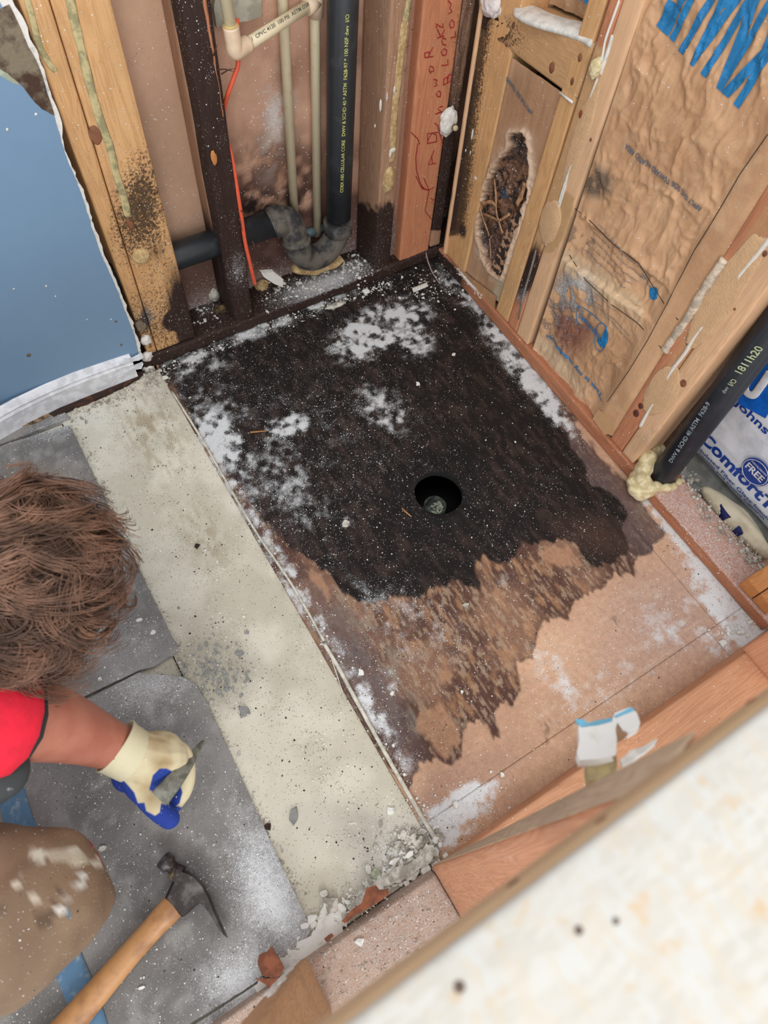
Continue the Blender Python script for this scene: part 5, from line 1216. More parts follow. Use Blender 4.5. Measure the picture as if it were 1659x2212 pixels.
# built standing on the stud face plane, near height .8
c0 = np.array([.205, -.030, .80]); ctr = np.array([1300., 1600.])
def TG(a, b, off=0.0):
    d = RC.T @ np.array([a - CX, b - CY, FPX]); n = np.array([.15, .45, .88]); n = n / np.linalg.norm(n); t = ((c0 - CAMLOC) @ n + off) / (d @ n); return CAMLOC + d * t
tn = np.array([.15, .45, .88]); tn /= np.linalg.norm(tn)
m_gw = flat('drywall_white', (226, 226, 222), .8, .06, 40, c2=(206, 200, 186), thr=(.55, .8)); m_bp = flat('sky_blue_paint', (112, 186, 216), .6)
def scrapz():
    extrude('gypsum_piece', [TG(a, b) for a, b in [(1250, 1566), (1256, 1571), (1290, 1566), (1322, 1556), (1328, 1540), (1362, 1527), (1376, 1540), (1383, 1560), (1378, 1568), (1358, 1580), (1345, 1576), (1334, 1560), (1330, 1572), (1333, 1600), (1330, 1630), (1300, 1638), (1252, 1642), (1246, 1625), (1252, 1600), (1250, 1580)]], -tn * .009, m_gw, tg, .0006, .004, 3)
    extrude('blue_edge', [TG(a, b, .0006) for a, b in [(1243, 1553), (1262, 1554), (1268, 1562), (1290, 1556), (1323, 1550), (1323, 1557), (1290, 1566), (1254, 1569)]], -tn * .003, m_bp, tg, .0003, .004, 4)
    extrude('blue_edge', [TG(a, b, .0006) for a, b in [(1327, 1546), (1363, 1527), (1371, 1534), (1350, 1542), (1330, 1550)]], -tn * .003, m_bp, tg, .0003, .004, 5)
    extrude('torn_brown_paper', [TG(a, b, -.001) for a, b in [(1330, 1556), (1342, 1580), (1356, 1584), (1330, 1600), (1328, 1640), (1322, 1610)]], -tn * .004, flat('torn_kraft', (170, 130, 98), .9), tg, .0005, .004, 6)
    extrude('tan_wood_block', [TG(a, b, -.009) for a, b in [(1266, 1640), (1332, 1628), (1334, 1655), (1322, 1672), (1290, 1688), (1272, 1686)]], -tn * .016, flat('greenish_wood', (178, 160, 114), .8, .15, 30, c2=(150, 134, 96)), tg, .0004, .004, 7)
    extrude('white_flake', [TG(a, b, -.004) for a, b in [(1340, 1640), (1360, 1622), (1390, 1612), (1420, 1594), (1415, 1605), (1380, 1632), (1345, 1655)]], -tn * .004, m_plaster, tg, .001, .004, 8)
scrapz()

# ============================================================ CHIPS AND CRUMBS
m_chip = flat('white_chip', (224, 222, 214), .8, .06, 80, c2=(196, 192, 180), thr=(.5, .8)); m_grc = flat('grey_chip', (146, 146, 142), .8, .1, 60)
def chip(px, label, r, m, z=0.004, ang=None, th=.22, asp=None, name='plaster_chip', cat='debris', seedn=None, group=None):
    V, F = CHIP[random.randrange(12) if seedn is None else seedn]; a = random.uniform(0, 6.28) if ang is None else ang
    c_, s_ = math.cos(a), math.sin(a); V = V * [1, asp or 1, 1]
    V = V @ np.array([[c_, s_, 0], [-s_, c_, 0], [0, 0, 1]]) * r + W(px[0], px[1], z=z)
    o = raw(name, V, F, m); tag(o, label, cat, group); return o
ZF, ZS, ZT = .0015, .0035, .0105
for px, lab, r, z, m in (((790, 628), 'white plaster lump with reddish side lying at the foot of the corner stud', .014, .038, m_chip),
        ((903, 829), 'small rectangular white plaster chip on the blackened board north of the floor hole', .0085, ZF, m_chip),
        ((980, 766), 'comma-shaped white chip on the black board near the right plate', .009, ZF, m_chip),
        ((1113, 955), 'tiny oval white chip alone on the black board right of the hole', .0045, ZF, m_chip),
        ((748, 1131), 'crumbly off-white plaster cluster on the black board left of the hole', .013, ZF, m_rubble),
        ((1007, 1308), 'long flat grey-white chip just below the black stain edge', .011, ZF, m_rubble),
        ((780, 1452), 'white chip with a tan half beside the torn sheet edge', .010, ZF, m_chip),
        ((847, 1498), 'white chip in the cluster on dark stained wood beside the torn sheet edge', .008, ZF, m_chip),
        ((998, 1494), 'pinkish white chip in the middle of the brown stain', .006, ZF, m_chip),
        ((1085, 1673), 'oval white chip on clean wood near the half wall, larger of the two', .007, ZF, m_chip),
        ((1060, 1667), 'small round white chip on clean wood near the half wall', .004, ZF, m_chip),
        ((985, 1738), 'square white chip on powdery wood near the half wall corner', .008, ZF, m_chip),
        ((1563, 1391), 'white angular chip beside the half wall at the right plate end', .012, ZF, m_chip),
        ((1598, 1367), 'rounded white chip with pink face nearest the right plate corner', .013, ZF, m_chip),
        ((845, 1752), 'angular white chip on the pale sheet near its lower right corner', .012, ZS, m_chip),
        ((635, 1765), 'grey triangular mortar flake on the pale sheet', .019, ZS, m_grc),
        ((528, 1535), 'grey squarish mortar flake on the pale sheet beside the broken tile corner', .017, ZS, m_grc),
        ((517, 1410), 'grey curved mortar flake on the pale sheet above the broken tile corner', .012, ZS, m_grc),
        ((577, 1785), 'black lump at the grey tile edge beside the pale sheet', .010, ZS, m_rot),
        ((425, 1180), 'black crumb cluster on the upper pale sheet', .009, ZS, m_rot),
        ((778, 2035), 'oval white chip on the dusty plate between the half-wall studs', .012, .039, m_chip),
        ((300, 1340), 'pair-like oblong white chip on grey tile beside the hair', .009, ZT, m_chip),
        ((331, 1366), 'white chip with brown paper curl on grey tile', .009, ZT, m_chip),
        ((217, 1466), 'small triangular white chip on grey tile above the forearm', .006, ZT, m_chip),
        ((102, 1452), 'small white chip on grey tile just above the elbow', .006, ZT, m_chip),
        ((131, 1646), 'ring-shaped white chip on grey tile below the forearm', .006, ZT, m_chip),
        ((305, 2134), 'white curled chip on grey tile right of the hammer handle', .008, ZT, m_chip),
        ((222, 1832), 'pale flake on grey tile touching the khaki knee', .008, ZT, m_rubble),
        ((812, 1890), 'green and tan paint flake curled at the pale sheet lower edge', .018, ZS + .002, flat('green_flake', (150, 158, 132), .7, .2, 60, c2=(190, 196, 174))),
        ((357, 816), 'upright white shard at the top corner of the pale sheet', .012, ZS, m_chip),
        ((850, 400), None, 0, 0, None)):
    if lab: chip(px, lab, r, m, z)
o = extrude('plaster_sliver', [W(a, b, y=YB + .01) for a, b in [(565, 590), (592, 588), (612, 604), (611, 621), (590, 612), (572, 600)]], (0, .012, 0), m_chip, None, .001); tag(o, 'long white plaster sliver propped on the plate beside the orange cable end', 'debris')
o = hexa('plaster_block', [[[W(890, 622, z=.004), W(890, 622, z=.016)], [W(893, 632, z=.004), W(893, 632, z=.016)]], [[W(922, 610, z=.004), W(922, 610, z=.016)], [W(926, 618, z=.004), W(926, 618, z=.016)]]], m_chip, None, .006, .001, .001, 60); tag(o, 'white rectangular plaster block on the black board in the room corner', 'debris')
o = tube('wood_splinter', [W(540, 934, z=.003), W(575, 931, z=.0035)], [.0022, .0018], flat('fresh_splinter', (190, 134, 80), .8), None, 5); tag(o, 'orange-brown wood splinter lying flat on the dusty black board', 'splinter')
o = tube('wood_splinter', [W(868, 1098, z=.003), W(888, 1116, z=.0035)], [.0022, .0012], MATS['fresh_splinter'], None, 5); tag(o, 'tan wood splinter at the lower left rim of the floor hole', 'splinter')
o = tube('paper_strip', smooth_path([W(920, 545, z=.035), W(925, 566, z=.03), W(935, 590, z=.012), W(950, 612, z=.004)], 5), [(.0016, .0008)] * 16, flat('pink_strip', (176, 156, 152), .8), None, 6); tag(o, 'thin curled pinkish strip hanging over the black plate in the corner', 'strip')
lump_o = lump('plaster_heap', W(885, 540, y=YB + .035), (.038, .028, .040), m_rubble, None, 4, .45, 2.6, 4); tag(lump_o, 'heap of broken white plaster between corner stud and red board', 'debris')
o = extrude('plaster_shard', [W(a, b, y=YB + .005) for a, b in [(872, 545), (882, 520), (895, 508), (893, 520), (880, 545), (872, 556)]], (0, .006, 0), m_chip, None, .0005); tag(o, 'thin white shard standing on the plaster heap by the red board', 'debris')
o = lump('plaster_lump', W(462, 636, z=.055), (.016, .013, .020), m_rubble, None, 4, .35, 3, 9); tag(o, 'upright speckled plaster lump between the yellow stud and the black rotted stud', 'debris')
o = lump('foam_chunk', W(566, 616, z=.045), (.017, .014, .014), m_foam, None, 4, .35, 3, 5); tag(o, 'tan crumbly foam chunk right of the orange cable end', 'foam')
o = lump('foam_chunk', W(478, 668, z=.040), (.020, .010, .010), flat('brown_foam', (120, 98, 64), .9, .3, 60, bump=.8, c2=(60, 46, 32)), None, 4, .5, 3, 7); tag(o, 'brown mouldy foam chunk at the left foot of the black rotted stud', 'foam')
o = lump('plaster_streak', W(725, 660, z=.003), (.028, .008, .006), m_rubble, None, 4, .4, 3, 17); tag(o, 'cream plaster lump stuck on the front edge of the black plate', 'debris')

def in_px(n, fn, z, rlo, rhi, zj=0.0):
    P = []; S = []
    while len(P) < n:
        a, b = fn(); q_ = W(a, b, z=z)
        if math.hypot(q_[0] - HX, q_[1] - HY) < HR + .004: continue
        P.append(W(a, b, z=z) + [0, 0, random.random() * zj]); S.append(rlo * (rhi / rlo) ** (random.random() ** 2.2))
    return P, S
def along(L, wd):
    def f():
        i = random.randrange(len(L) - 1); t = random.random(); a, b = L[i], L[i + 1]
        return a[0] + (b[0] - a[0]) * t + random.gauss(0, wd), a[1] + (b[1] - a[1]) * t + random.gauss(0, wd)
    return f
def blob(cx_, cy_, sx, sy): return lambda: (random.gauss(cx_, sx), random.gauss(cy_, sy))
def quad_(x0, y0, x1, y1): return lambda: (random.uniform(x0, x1), random.uniform(y0, y1))
STF = (
    ('plaster_crumbs', 'white plaster crumbs lining the front edge of the black plate', 420, along([(352, 800), (560, 715), (720, 655), (850, 610)], 7), .0015, .0012, .006, m_chip),
    ('plaster_crumbs', 'white plaster crumbs heaped on the black plate around the trap', 520, along([(570, 640), (640, 615), (700, 600), (760, 560), (790, 590)], 16), .037, .0012, .008, m_chip),
    ('plaster_crumbs', 'white plaster crumbs on the plate between yellow and black studs', 60, blob(450, 665, 20, 22), .037, .002, .008, m_chip),
    ('plaster_crumbs', 'white crumbs scattered over the blackened board in the room corner', 260, blob(925, 625, 50, 28), .0015, .001, .006, m_chip),
    ('plaster_crumbs', 'white crumbs strewn over the blackened board', 900, quad_(420, 700, 1150, 1230), .0015, .0006, .0026, m_chip),
    ('plaster_crumbs', 'pale crumbs along the seam between black board and pale sheet', 620, along([(380, 850), (500, 1060), (640, 1290), (760, 1480), (900, 1740), (945, 1815)], 11), .0015, .0008, .0045, m_chip),
    ('plaster_crumbs', 'pale crumbs along the grey tile edge', 520, along([(150, 895), (230, 1060), (330, 1290), (390, 1420)], 7), .0035, .0008, .006, m_rubble),
    ('plaster_crumbs', 'pale crumbs along the lower grey tile edge', 300, along([(430, 1490), (510, 1640), (600, 1830), (680, 2000)], 8), .0035, .0008, .005, m_rubble),
    ('mortar_crumbs', 'grey mortar crumbs spilled from the broken tile corner over the pale sheet', 420, blob(455, 1455, 45, 38), .0035, .0012, .008, m_grc),
    ('plaster_crumbs', 'white plaster rubble piled along the lower edge of the pale sheet', 620, along([(580, 2100), (660, 2030), (760, 1955), (860, 1885), (935, 1845)], 15), .005, .002, .015, m_chip),
    ('plaster_crumbs', 'white rubble at the lower right corner of the pale sheet', 240, blob(895, 1830, 34, 24), .004, .002, .012, m_rubble),
    ('plaster_crumbs', 'white crumbs on the dusty plate between the half-wall studs', 260, quad_(690, 1930, 930, 2150), .0385, .001, .004, m_rubble),
    ('plaster_crumbs', 'powdery crumbs on the clean wood beside the half wall', 480, blob(1000, 1760, 60, 40), .0015, .0006, .003, m_chip),
    ('plaster_crumbs', 'white crumbs in the far right corner by the right plate', 200, blob(1605, 1345, 30, 20), .0015, .001, .007, m_chip),
    ('plaster_crumbs', 'crumbs on the dusty right wall plate against the white package', 620, along([(1470, 1010), (1530, 1110), (1600, 1180), (1640, 1220)], 9), .041, .001, .007, m_rubble),
    ('plaster_crumbs', 'fine crumbs on top of the right wall plate', 320, along([(1450, 1080), (1540, 1180), (1600, 1250)], 14), .039, .0006, .002, m_chip),
    ('plaster_crumbs', 'white crumbs on the plate below the torn insulation', 220, along([(995, 580), (1015, 600), (1040, 640)], 6), .039, .001, .005, m_chip),
    ('plaster_crumbs', 'white crumbs sprinkled on the grey floor tiles', 500, quad_(60, 1380, 560, 2150), .0105, .0006, .0028, m_chip),
    ('plaster_crumbs', 'dirty crumbs between the baseboard end and the pale sheet', 420, along([(150, 900), (240, 860), (320, 830), (350, 800)], 11), .0035, .001, .008, m_rubble),
    ('plaster_crumbs', 'tiny crumbs over the brown stained and clean boards', 700, quad_(760, 1250, 1500, 1620), .0015, .0005, .0022, m_chip),
    ('dark_crumbs', 'black grit scattered over the pale sheet', 520, along([(300, 900), (420, 1180), (560, 1480), (700, 1680), (840, 1850)], 50), .0035, .0005, .003, m_rot),
    ('plaster_crumbs', 'pale crumbs scattered over the pale sheet', 320, along([(260, 950), (420, 1250), (560, 1480), (700, 1680), (820, 1850)], 42), .0035, .0008, .004, m_chip))
for nm, lab, n, fn, z, lo, hi, m in STF:
    P, S = in_px(n, fn, z, lo, hi); crumbs(nm, P, S, m, None, lab, 'debris')
# lumpy ragged gypsum ledge along the lower edge of the pale sheet
lg_ = empty('plaster_ridge', (.0, -.055, .0)); tag(lg_, 'broken white plaster ridge running along the half wall below the pale sheet', 'debris')
for k, L in enumerate(([(572, 2112), (600, 2072), (628, 2066), (648, 2032), (672, 2022), (690, 1985), (700, 1950), (716, 1958), (722, 1990), (738, 1998), (742, 2018), (712, 2030), (690, 2052), (668, 2068), (640, 2086), (600, 2118)],
                       [(738, 1985), (760, 1962), (800, 1930), (818, 1912), (828, 1905), (846, 1912), (880, 1896), (905, 1878), (930, 1862), (944, 1838), (920, 1820), (905, 1850), (880, 1868), (852, 1872), (838, 1890), (800, 1908), (770, 1940)],
                       [(560, 2160), (548, 2130), (566, 2112), (590, 2122), (610, 2140), (590, 2160), (572, 2178)],
                       [(856, 1880), (890, 1852), (905, 1860), (880, 1886)])):
    extrude('plaster_piece', [W(a, b, z=.012 + .003 * (k % 3)) for a, b in L], (0, 0, -.012), m_chip if k % 2 == 0 else m_rubble, lg_, .0035, .005, 20 + k)

for k, (a, b, r) in enumerate(((712, 1955, .020), (672, 1985, .014), (700, 1930, .012), (925, 1832, .013), (905, 1812, .010), (885, 1845, .012), (870, 1800, .009), (940, 1815, .009), (640, 2050, .013))):
    V, F = CHIP[k]; raw('plaster_piece', V * r * [1, 1, 1.8] + W(a, b, z=.006), F, m_chip if k % 2 else m_rubble, lg_)

# ============================================================ HAMMER
m_steel = flat('worn_steel', (104, 100, 98), .42, .2, 30, metal=.75, bump=.15, bscale=80, c2=(62, 56, 54), thr=(.4, .6))
m_hick = flat('hickory', (190, 138, 88), .45, .2, 18, c2=(146, 100, 62), thr=(.42, .68), bump=.08)
hm = empty('hammer', W(300, 2010, z=.02)); tag(hm, 'claw hammer with a wooden handle lying on the grey tile below the gloved hand', 'hammer')
hz = .030
pts = [W(40, 2330, z=.028), W(110, 2255, z=.028), W(165, 2195, z=.028), W(225, 2125, z=.028), W(285, 2055, z=.028), W(330, 2005, z=.028), W(360, 1972, z=hz), W(385, 1945, z=hz), W(396, 1930, z=hz)]
tube('handle', smooth_path(pts, 4), [(r, r * .68) for r in np.interp(np.linspace(0, 8, 33), [0, 1, 2, 4, 5, 6, 7, 8], [.020, .0225, .0225, .019, .019, .021, .021, .015])], m_hick, hm, 20, flatten=(0, 0, 1))
def hp_(L, z): return [W(a, b, z=z) for a, b in L]
HEAD = [(378, 1868), (392, 1878), (405, 1882), (420, 1892), (438, 1912), (452, 1938), (463, 1965), (474, 1992), (486, 2018), (489, 2026), (480, 2016), (468, 1996), (455, 1975), (442, 1958), (430, 1951), (418, 1958), (404, 1972), (392, 1982), (374, 1962), (355, 1940), (364, 1920), (372, 1902), (366, 1892)]
top = hp_(HEAD, .044); ctr_ = np.mean(top, 0)
bm = bmesh.new(); lev = [(.020, .90), (.026, 1.0), (.040, 1.0), (.046, .90)]
rings = []
for z, s_ in lev:
    rings.append([bm.verts.new(((p[0] - ctr_[0]) * s_ + ctr_[0], (p[1] - ctr_[1]) * s_ + ctr_[1], z)) for p in top])
n = len(top)
for r0, r1 in zip(rings[:-1], rings[1:]):
    for i in range(n): bm.faces.new((r0[i], r0[(i + 1) % n], r1[(i + 1) % n], r1[i]))
bm.faces.new(rings[0][::-1]); bm.faces.new(rings[-1]); bmesh.ops.recalc_face_normals(bm, faces=bm.faces); bmesh.ops.triangulate(bm, faces=[f for f in bm.faces if len(f.verts) > 4])
V = [v.co[:] for v in bm.verts]; bm.verts.index_update(); F = [tuple(v.index for v in f.verts) for f in bm.faces]; bm.free()
raw('claw_head', V, F, m_steel, hm)
f0, f1 = W(352, 1856, z=.033), W(392, 1890, z=.033)
dr_ = (f1 - f0); 
tube('striking_face', [f0 - dr_ * .02, f0, f0 + dr_ * .35, f0 + dr_ * .42, f0 + dr_ * .60, f0 + dr_ * .95], [.0125, .0145, .0145, .0105, .0105, .014], m_steel, hm, 24)
lump('rust_wedge', W(380, 1890, z=.040), (.010, .010, .006), flat('dull_brass', (150, 122, 82), .6, .3, 60, metal=.3), hm, 3, .25)

# ============================================================ PERSON
m_skin = flat('skin', (184, 120, 98), .5, .06, 14, bump=.08, bscale=160, c2=(166, 98, 78), thr=(.35, .7), sub=.12)
man = empty('person', (-.6, .4, .01)); tag(man, 'crouching person with wavy brown hair, red sleeve, khaki trousers and blue-palmed glove, holding a scraper', 'person')
N = [((-.88, .40, .34), .14), ((-.80, .44, .46), .13), ((-.66, .50, .57), .145), ((-.54, .50, .60), .12), ((-.43, .50, .61), .058), ((-.34, .49, .60), .07), ((-.23, .475, .565), .085), ((-.155, .465, .50), .055),
     ((-.54, .37, .60), .066), ((-.44, .385, .56), .052), (tuple(W(-38, 1545, z=.50)), .060), (tuple(W(50, 1550, z=.45)), .058), (tuple(W(110, 1562, z=.40)), .054), (tuple(W(190, 1590, z=.33)), .043), (tuple(W(255, 1617, z=.275)), .035), (tuple(W(300, 1635, z=.25)), .036),
     ((-.56, .64, .57), .064), ((-.58, .70, .44), .050), ((-.60, .73, .33), .044), ((-.57, .70, .20), .036), ((-.54, .68, .07), .026), ((-.50, .67, .035), .028),
     ((-.86, .30, .34), .10), (tuple(W(-40, 1990, z=.36)), .09), (tuple(W(130, 1925, z=.34)), .062), (tuple(W(100, 1990, z=.18)), .05), ((-.56, .165, .07), .036), ((-.52, .16, .035), .034), ((-.46, .155, .03), .028),
     ((-.88, .52, .32), .10), ((-.74, .62, .22), .085), ((-.62, .68, .09), .062), ((-.78, .70, .075), .052), ((-.96, .69, .06), .036), ((-1.03, .69, .045), .03)]
Ed = [(0, 1), (1, 2), (2, 3), (3, 4), (4, 5), (5, 6), (6, 7), (3, 8), (8, 9), (9, 10), (10, 11), (11, 12), (12, 13), (13, 14), (14, 15), (3, 16), (16, 17), (17, 18), (18, 19), (19, 20), (20, 21), (0, 22), (22, 23), (23, 24), (24, 25), (25, 26), (26, 27), (27, 28), (0, 29), (29, 30), (30, 31), (31, 32), (32, 33), (33, 34)]
skin('body', N, Ed, m_skin, man, 2)
hc = np.array([-.215, .470, .545])
lump('nose', hc + [.105, .0, -.045], (.018, .012, .020), m_skin, man, 3, .1)
for sg in (-1, 1):
    lump('eye', hc + [.088, .032 * sg, -.012], (.010, .012, .009), m_white, man, 2, .02); lump('ear', hc + [-.03, .085 * sg, -.02], (.028, .010, .034), m_skin, man, 3, .15)
lump('mouth', hc + [.085, 0, -.085], (.010, .022, .008), flat('lips', (170, 92, 84), .5), man, 3, .1)
# shirt, trousers
m_red = flat('red_cloth', (226, 22, 52), .8, .08, 30, bump=.15); m_blk = flat('black_cloth', (34, 38, 38), .85, .2, 40, c2=(70, 76, 76), thr=(.6, .8))
g_ = .013
SN = [(N[i][0], N[i][1] + g_) for i in (0, 1, 2, 3)] + [((-.47, .50, .612), .075)] + [(N[8][0], .082), (N[9][0], .068), (tuple(W(-60, 1548, z=.515)), .084), (tuple(W(-5, 1550, z=.483)), .080), (tuple(W(22, 1552, z=.468)), .076)] + [(N[16][0], .08), (N[17][0], .066), (N[18][0], .060)]
skin('shirt', SN, [(0, 1), (1, 2), (2, 3), (3, 4), (3, 5), (5, 6), (6, 7), (7, 8), (8, 9), (3, 10), (10, 11), (11, 12)], m_red, man, 2)
e0, e1 = W(-8, 1548, z=.48), W(38, 1549, z=.452)
skin('sleeve_hem', [(tuple(e0), .075), (tuple((e0 + e1) / 2 - (e1 - e0) * .1), .0745), (tuple(e1 - (e1 - e0) * .35), .072)], [(0, 1), (1, 2)], m_blk, man, 2)
lump('strap', W(12, 1490, z=.53), (.012, .030, .022), m_blk, man, 3, .2)
lump('dark_pouch', W(-6, 1670, z=.46), (.035, .035, .03), flat('spotted_black', (52, 56, 56), .8, .2, 60, c2=(130, 134, 132), thr=(.62, .72)), man, 3, .2)
m_kh = painted('khaki_cloth', .9, .10, 30, .35, 300)
def kh_at(P):
    u, v = PX(P); n = fbm(P, 12, 4, 5); n2 = fbm(P, 60, 3, 6)
    c = mix(lin((138, 115, 92)), lin((114, 94, 76)), sstep(.3, .7, n))
    for a, b, rx, ry, an, cc in ((84, 1848, 20, 16, 10, (206, 204, 186)), (130, 1850, 26, 18, 0, (188, 178, 158)), (160, 1838, 16, 8, 0, (204, 200, 184)), (170, 1858, 24, 16, 0, (190, 182, 160)), (212, 1866, 8, 14, 0, (206, 202, 188)), (176, 1902, 8, 22, 25, (208, 206, 198)), (135, 1962, 6, 28, 38, (206, 202, 192)),
                                 (40, 1904, 5, 18, 48, (196, 188, 168)), (70, 1940, 7, 18, 48, (190, 180, 160)), (150, 1974, 8, 16, 8, (96, 120, 134)), (206, 1826, 9, 10, 0, (150, 70, 62)), (216, 1844, 6, 12, 0, (156, 72, 64)), (126, 1935, 4, 34, 15, (90, 70, 60)), (100, 1985, 26, 18, -40, (96, 78, 62)), (10, 1965, 14, 10, 0, (104, 86, 68))):
        c = mix(c, lin(cc), sstep(.15, .4, ell(u + (n2 - .5) * 10, v + (n2 - .5) * 10, a, b, rx * 1.3, ry * 1.3, an)))
    return dict(col=c, dust=.08, grit=.05)
def wrinkle(P):
    d = (np.stack([fbm(P, (9, 22, 14), 3, s) for s in (4, 5, 6)], -1) - .5) * .022
    return P + d
KN = [((-.88, .40, .34), .155), ((-.86, .30, .34), .12), (tuple(W(-70, 1990, z=.36)), .125), (tuple(W(20, 1972, z=.36)), .112), (tuple(W(95, 1940, z=.355)), .092), (tuple(W(140, 1925, z=.33)), .074), (tuple(W(95, 1985, z=.20)), .068), ((-.555, .17, .10), .058), ((-.555, .165, .065), .056),
      ((-.88, .52, .32), .12), ((-.74, .62, .22), .10), ((-.62, .68, .095), .076), ((-.78, .70, .085), .066), ((-.90, .69, .07), .055)]
skin('trousers', KN, [(0, 1), (1, 2), (2, 3), (3, 4), (4, 5), (5, 6), (6, 7), (7, 8), (0, 9), (9, 10), (10, 11), (11, 12), (12, 13)], m_kh, man, 4, 0, wrinkle, kh_at)
m_boot = flat('boot_leather', (92, 66, 48), .7, .2, 30, bump=.2)
skin('boot', [((-.57, .165, .075), .046), ((-.54, .163, .045), .042), ((-.49, .158, .042), .040), ((-.45, .155, .038), .034)], [(0, 1), (1, 2), (2, 3)], m_boot, man, 2)
skin('boot', [((-.93, .69, .065), .044), ((-.99, .69, .06), .042), ((-1.06, .69, .05), .036)], [(0, 1), (1, 2)], m_boot, man, 2)
# hair
m_hair, nt, b = mat('brown_hair')
hn = noise(nt, ocoord(nt), 30, 3)
nt.links.new(mixc(nt, ramp(nt, hn, .35, .7), lin((84, 60, 46)), lin((156, 116, 92))), b.inputs['Base Color']); b.inputs['Roughness'].default_value = .42; b.inputs['Specular IOR Level'].default_value = .5
m_hd = flat('hair_roots', (70, 50, 40), .7, .2, 30)
HC = W(28, 1262, z=.55)
capo = lump('hair_cap', HC, (.116, .116, .108), m_hd, man, 4, .06, 2.0)
crown = np.array([-.45, .25, .86]); crown /= np.linalg.norm(crown)
e1_ = np.cross(crown, [0, 0, 1.]); e1_ /= np.linalg.norm(e1_); e2_ = np.cross(crown, e1_)
V = []; F = []; off = 0
for clump in range(260):
    az = random.uniform(0, 2 * math.pi); th0 = random.uniform(0, 1.35); thl = random.uniform(.8, 1.5)
    curl = random.uniform(.010, .022); fr = random.uniform(1.0, 1.9); ph = random.uniform(0, 6.28); tw = random.uniform(-.9, .9); ext = min(1.1, max(0, random.gauss(.45, .45))) * .034; base = random.uniform(.108, .122)
    for s in range(11):
        daz = random.gauss(0, .026); dr0 = random.gauss(0, .002); ph2 = ph + random.gauss(0, .10); l2 = thl * random.uniform(.85, 1.08); cu = curl * random.uniform(.8, 1.15)
        M_ = 26; path = []
        for k in range(M_):
            t = k / (M_ - 1); th = th0 + l2 * t; a = az + daz * (1 + t) + tw * t
            d = crown * math.cos(th) + (e1_ * math.cos(a) + e2_ * math.sin(a)) * math.sin(th)
            tg_ = -crown * math.sin(th) + (e1_ * math.cos(a) + e2_ * math.sin(a)) * math.cos(th); sd_ = np.cross(d, tg_)
            amp = cu * (.35 + .9 * t)
            p = HC + d * [1, 1, .95] * (base + dr0 + ext * t * t) + sd_ * amp * math.sin(fr * 6.28 * t ** 1.3 + ph2) + (d * .35 + tg_ * .9) * amp * math.cos(fr * 6.28 * t ** 1.3 + ph2) * (.3 + t)
            path.append(p)
        w0 = random.uniform(.0008, .0016)
        for k, p in enumerate(path):
            t_ = path[min(k + 1, M_ - 1)] - path[max(k - 1, 0)]; t_ /= np.linalg.norm(t_) + 1e-9
            u_ = np.cross(t_, p - HC); u_ /= np.linalg.norm(u_) + 1e-9; v_ = np.cross(t_, u_); ww = w0 * (1 - .75 * (k / (M_ - 1)) ** 2)
            V += [p + u_ * ww, p - u_ * ww * .5 + v_ * ww * .8, p - u_ * ww * .5 - v_ * ww * .8]
        for k in range(M_ - 1):
            for j in range(3): F.append((off + k * 3 + j, off + k * 3 + (j + 1) % 3, off + (k + 1) * 3 + (j + 1) % 3, off + (k + 1) * 3 + j))
        off += M_ * 3
o = raw('hair_locks', np.array(V), np.array(F), m_hair, man, True); tag(o, kind='stuff')
# glove
m_glove = painted('work_glove', .85, .08, 40, .3, 420)
BL = [[(240, 1655), (262, 1680), (290, 1712), (298, 1735), (312, 1734), (316, 1752), (335, 1762), (345, 1755), (348, 1735), (400, 1745), (410, 1820), (300, 1810), (235, 1700)],
      [(322, 1706), (330, 1675), (345, 1660), (360, 1660), (376, 1668), (355, 1700), (334, 1712)], [(362, 1742), (388, 1690), (394, 1712), (388, 1735), (372, 1748)]]
def gl_at(P):
    u, v = PX(P); n = fbm(P, 30, 3, 8)
    c = mix(lin((204, 192, 158)), lin((180, 158, 118)), sstep(.4, .7, n)); c = mix(c, lin((150, 124, 84)), np.clip(ell(u, v, 325, 1725, 30, 40) + ell(u, v, 345, 1650, 30, 20), 0, 1) * .8)
    m_ = np.zeros(len(P))
    for L in BL: m_ = np.maximum(m_, sstep(-1.5, 1.5, poly_sd(u, v, L)))
    m_ = np.maximum(m_, sstep(.205, .190, P[:, 2]) * .0)
    return dict(col=mix(c, lin((34, 58, 138)), m_), dust=.05, grit=0)
g0 = lambda a, b, z: W(a, b, z=z)
gb_ = []
def gtube(pts, rr, k=5):
    pts = smooth_path([g0(*p) for p in pts], k); n_ = len(pts); rs = np.interp(np.linspace(0, 1, n_), np.linspace(0, 1, len(rr)), rr)
    d0 = pts[-1] - pts[-2]; d0 /= np.linalg.norm(d0); rl = rs[-1]
    for q_ in (.35, .65, .88, 1.0): pts.append(pts[n_ - 1] + d0 * rl * q_); rs = np.append(rs, rl * math.sqrt(max(0.02, 1 - q_ * q_)))
    gb_.append(tube('tmp', pts, list(rs), m_glove, None, 16))
gb_.append(lump('tmp', g0(326, 1640, .245), (.050, .040, .036), m_glove, None, 4, .04))
gtube([(262, 1620, .272), (290, 1634, .262), (325, 1645, .248), (352, 1645, .238)], [.036, .040, .043, .040])
for k in range(4):
    dz = -.020 * k; ox, oy = -5 * k, 7 * k
    gtube([(350 + ox, 1625 + oy, .245 + dz), (384 + ox, 1622 + oy, .238 + dz), (399 + ox, 1642 + oy, .226 + dz), (403 + ox, 1682 + oy, .212 + dz), (393 + ox, 1716 + oy, .203 + dz), (374 + ox, 1732 + oy, .200 + dz)], [.017, .0155, .0145, .0135, .0125, .0115])
gtube([(292, 1660, .256), (305, 1692, .244), (322, 1722, .234), (343, 1750, .224), (366, 1768, .216)], [.028, .026, .020, .0165, .0155])
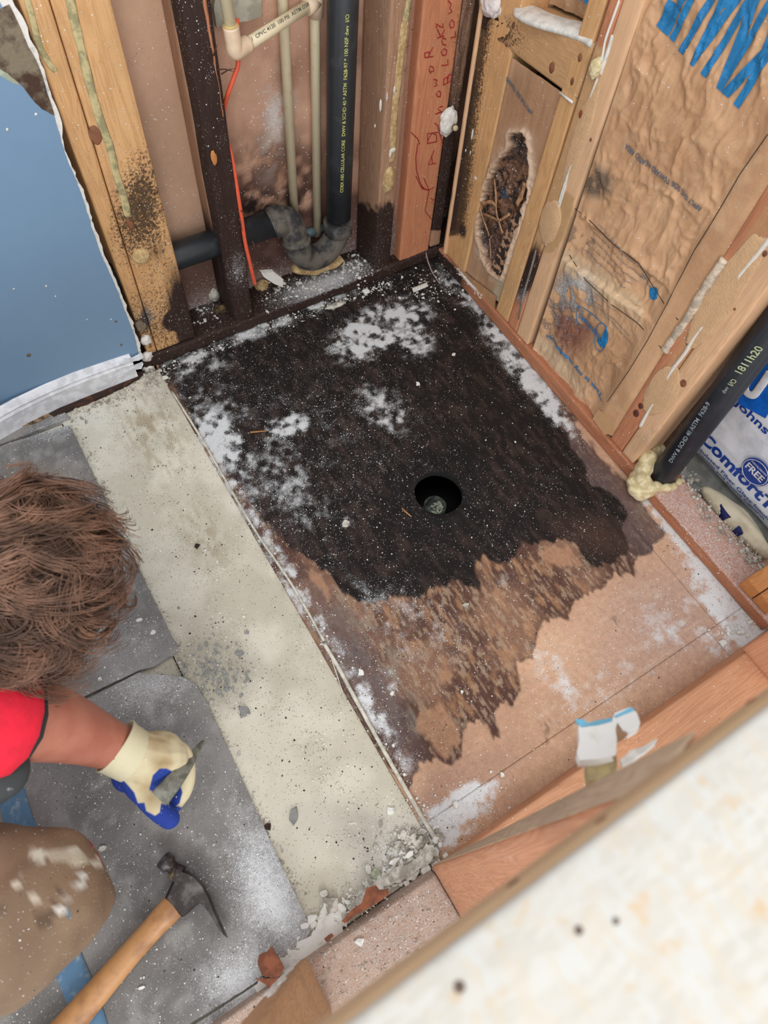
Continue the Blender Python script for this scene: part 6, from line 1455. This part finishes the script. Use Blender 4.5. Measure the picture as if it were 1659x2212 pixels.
gb_.append(lump('tmp', g0(285, 1672, .235), (.030, .026, .030), m_glove, None, 3, .05))
gV = []; gF = []; go = 0
for o in gb_:
    me = o.data; gV += [v.co[:] for v in me.vertices]; gF += [tuple(i + go for i in p.vertices) for p in me.polygons]; go = len(gV); bpy.data.objects.remove(o)
me = bpy.data.meshes.new('g'); me.from_pydata(gV, [], gF); o = bpy.data.objects.new('g', me); C.objects.link(o)
md = o.modifiers.new('r', 'REMESH'); md.mode = 'VOXEL'; md.voxel_size = .0016; md = o.modifiers.new('s', 'SMOOTH'); md.iterations = 4; md.factor = .6
me2 = bpy.data.meshes.new_from_object(o.evaluated_get(bpy.context.evaluated_depsgraph_get())); bpy.data.objects.remove(o)
gV = np.array([v.co[:] for v in me2.vertices]); gF = [tuple(p.vertices) for p in me2.polygons]
A_ = gl_at(gV); raw('glove', gV, gF, m_glove, man, True, {'dust': .05}, A_['col'])
cu0, cu1, cu2 = W(248, 1610, z=.283), W(266, 1621, z=.275), W(292, 1636, z=.262)
def cuff_tube():
    pts = smooth_path([cu0, cu1, cu2], 6); n = len(pts)
    o = tube('glove_cuff', pts, list(np.interp(np.linspace(0, 1, n), [0, .3, 1], [.0405, .038, .036])), m_glove, man, 36, caps=False)
    me = o.data; A = me.attributes.new('col', 'FLOAT_COLOR', 'POINT'); A.data.foreach_set('color', np.tile(np.append(lin((206, 198, 166)), 1).astype(np.float32), len(me.vertices)))
    o.modifiers.new('t', 'SOLIDIFY').thickness = .0025
cuff_tube()
# scraper bar held in the glove
m_bar = flat('dull_bar', (142, 142, 130), .55, .2, 50, metal=.35, c2=(104, 104, 94), bump=.2)
tl = empty('scraper', W(385, 1670, z=.22)); tag(tl, 'dull grey flat scraper bar gripped in the gloved hand', 'tool')
bp_ = smooth_path([W(438, 1602, z=.190), W(424, 1622, z=.212), W(408, 1645, z=.238), W(392, 1668, z=.256), W(372, 1692, z=.268), W(352, 1716, z=.273), W(343, 1726, z=.274)], 5)
tube('bar', bp_, [(w_, .0035) for w_ in np.interp(np.linspace(0, 6, 31), [0, 1, 2, 3, 4, 5, 6], [.003, .006, .0095, .011, .0135, .0145, .0140])], m_bar, tl, 12, flatten=(.13, -.26, .95))
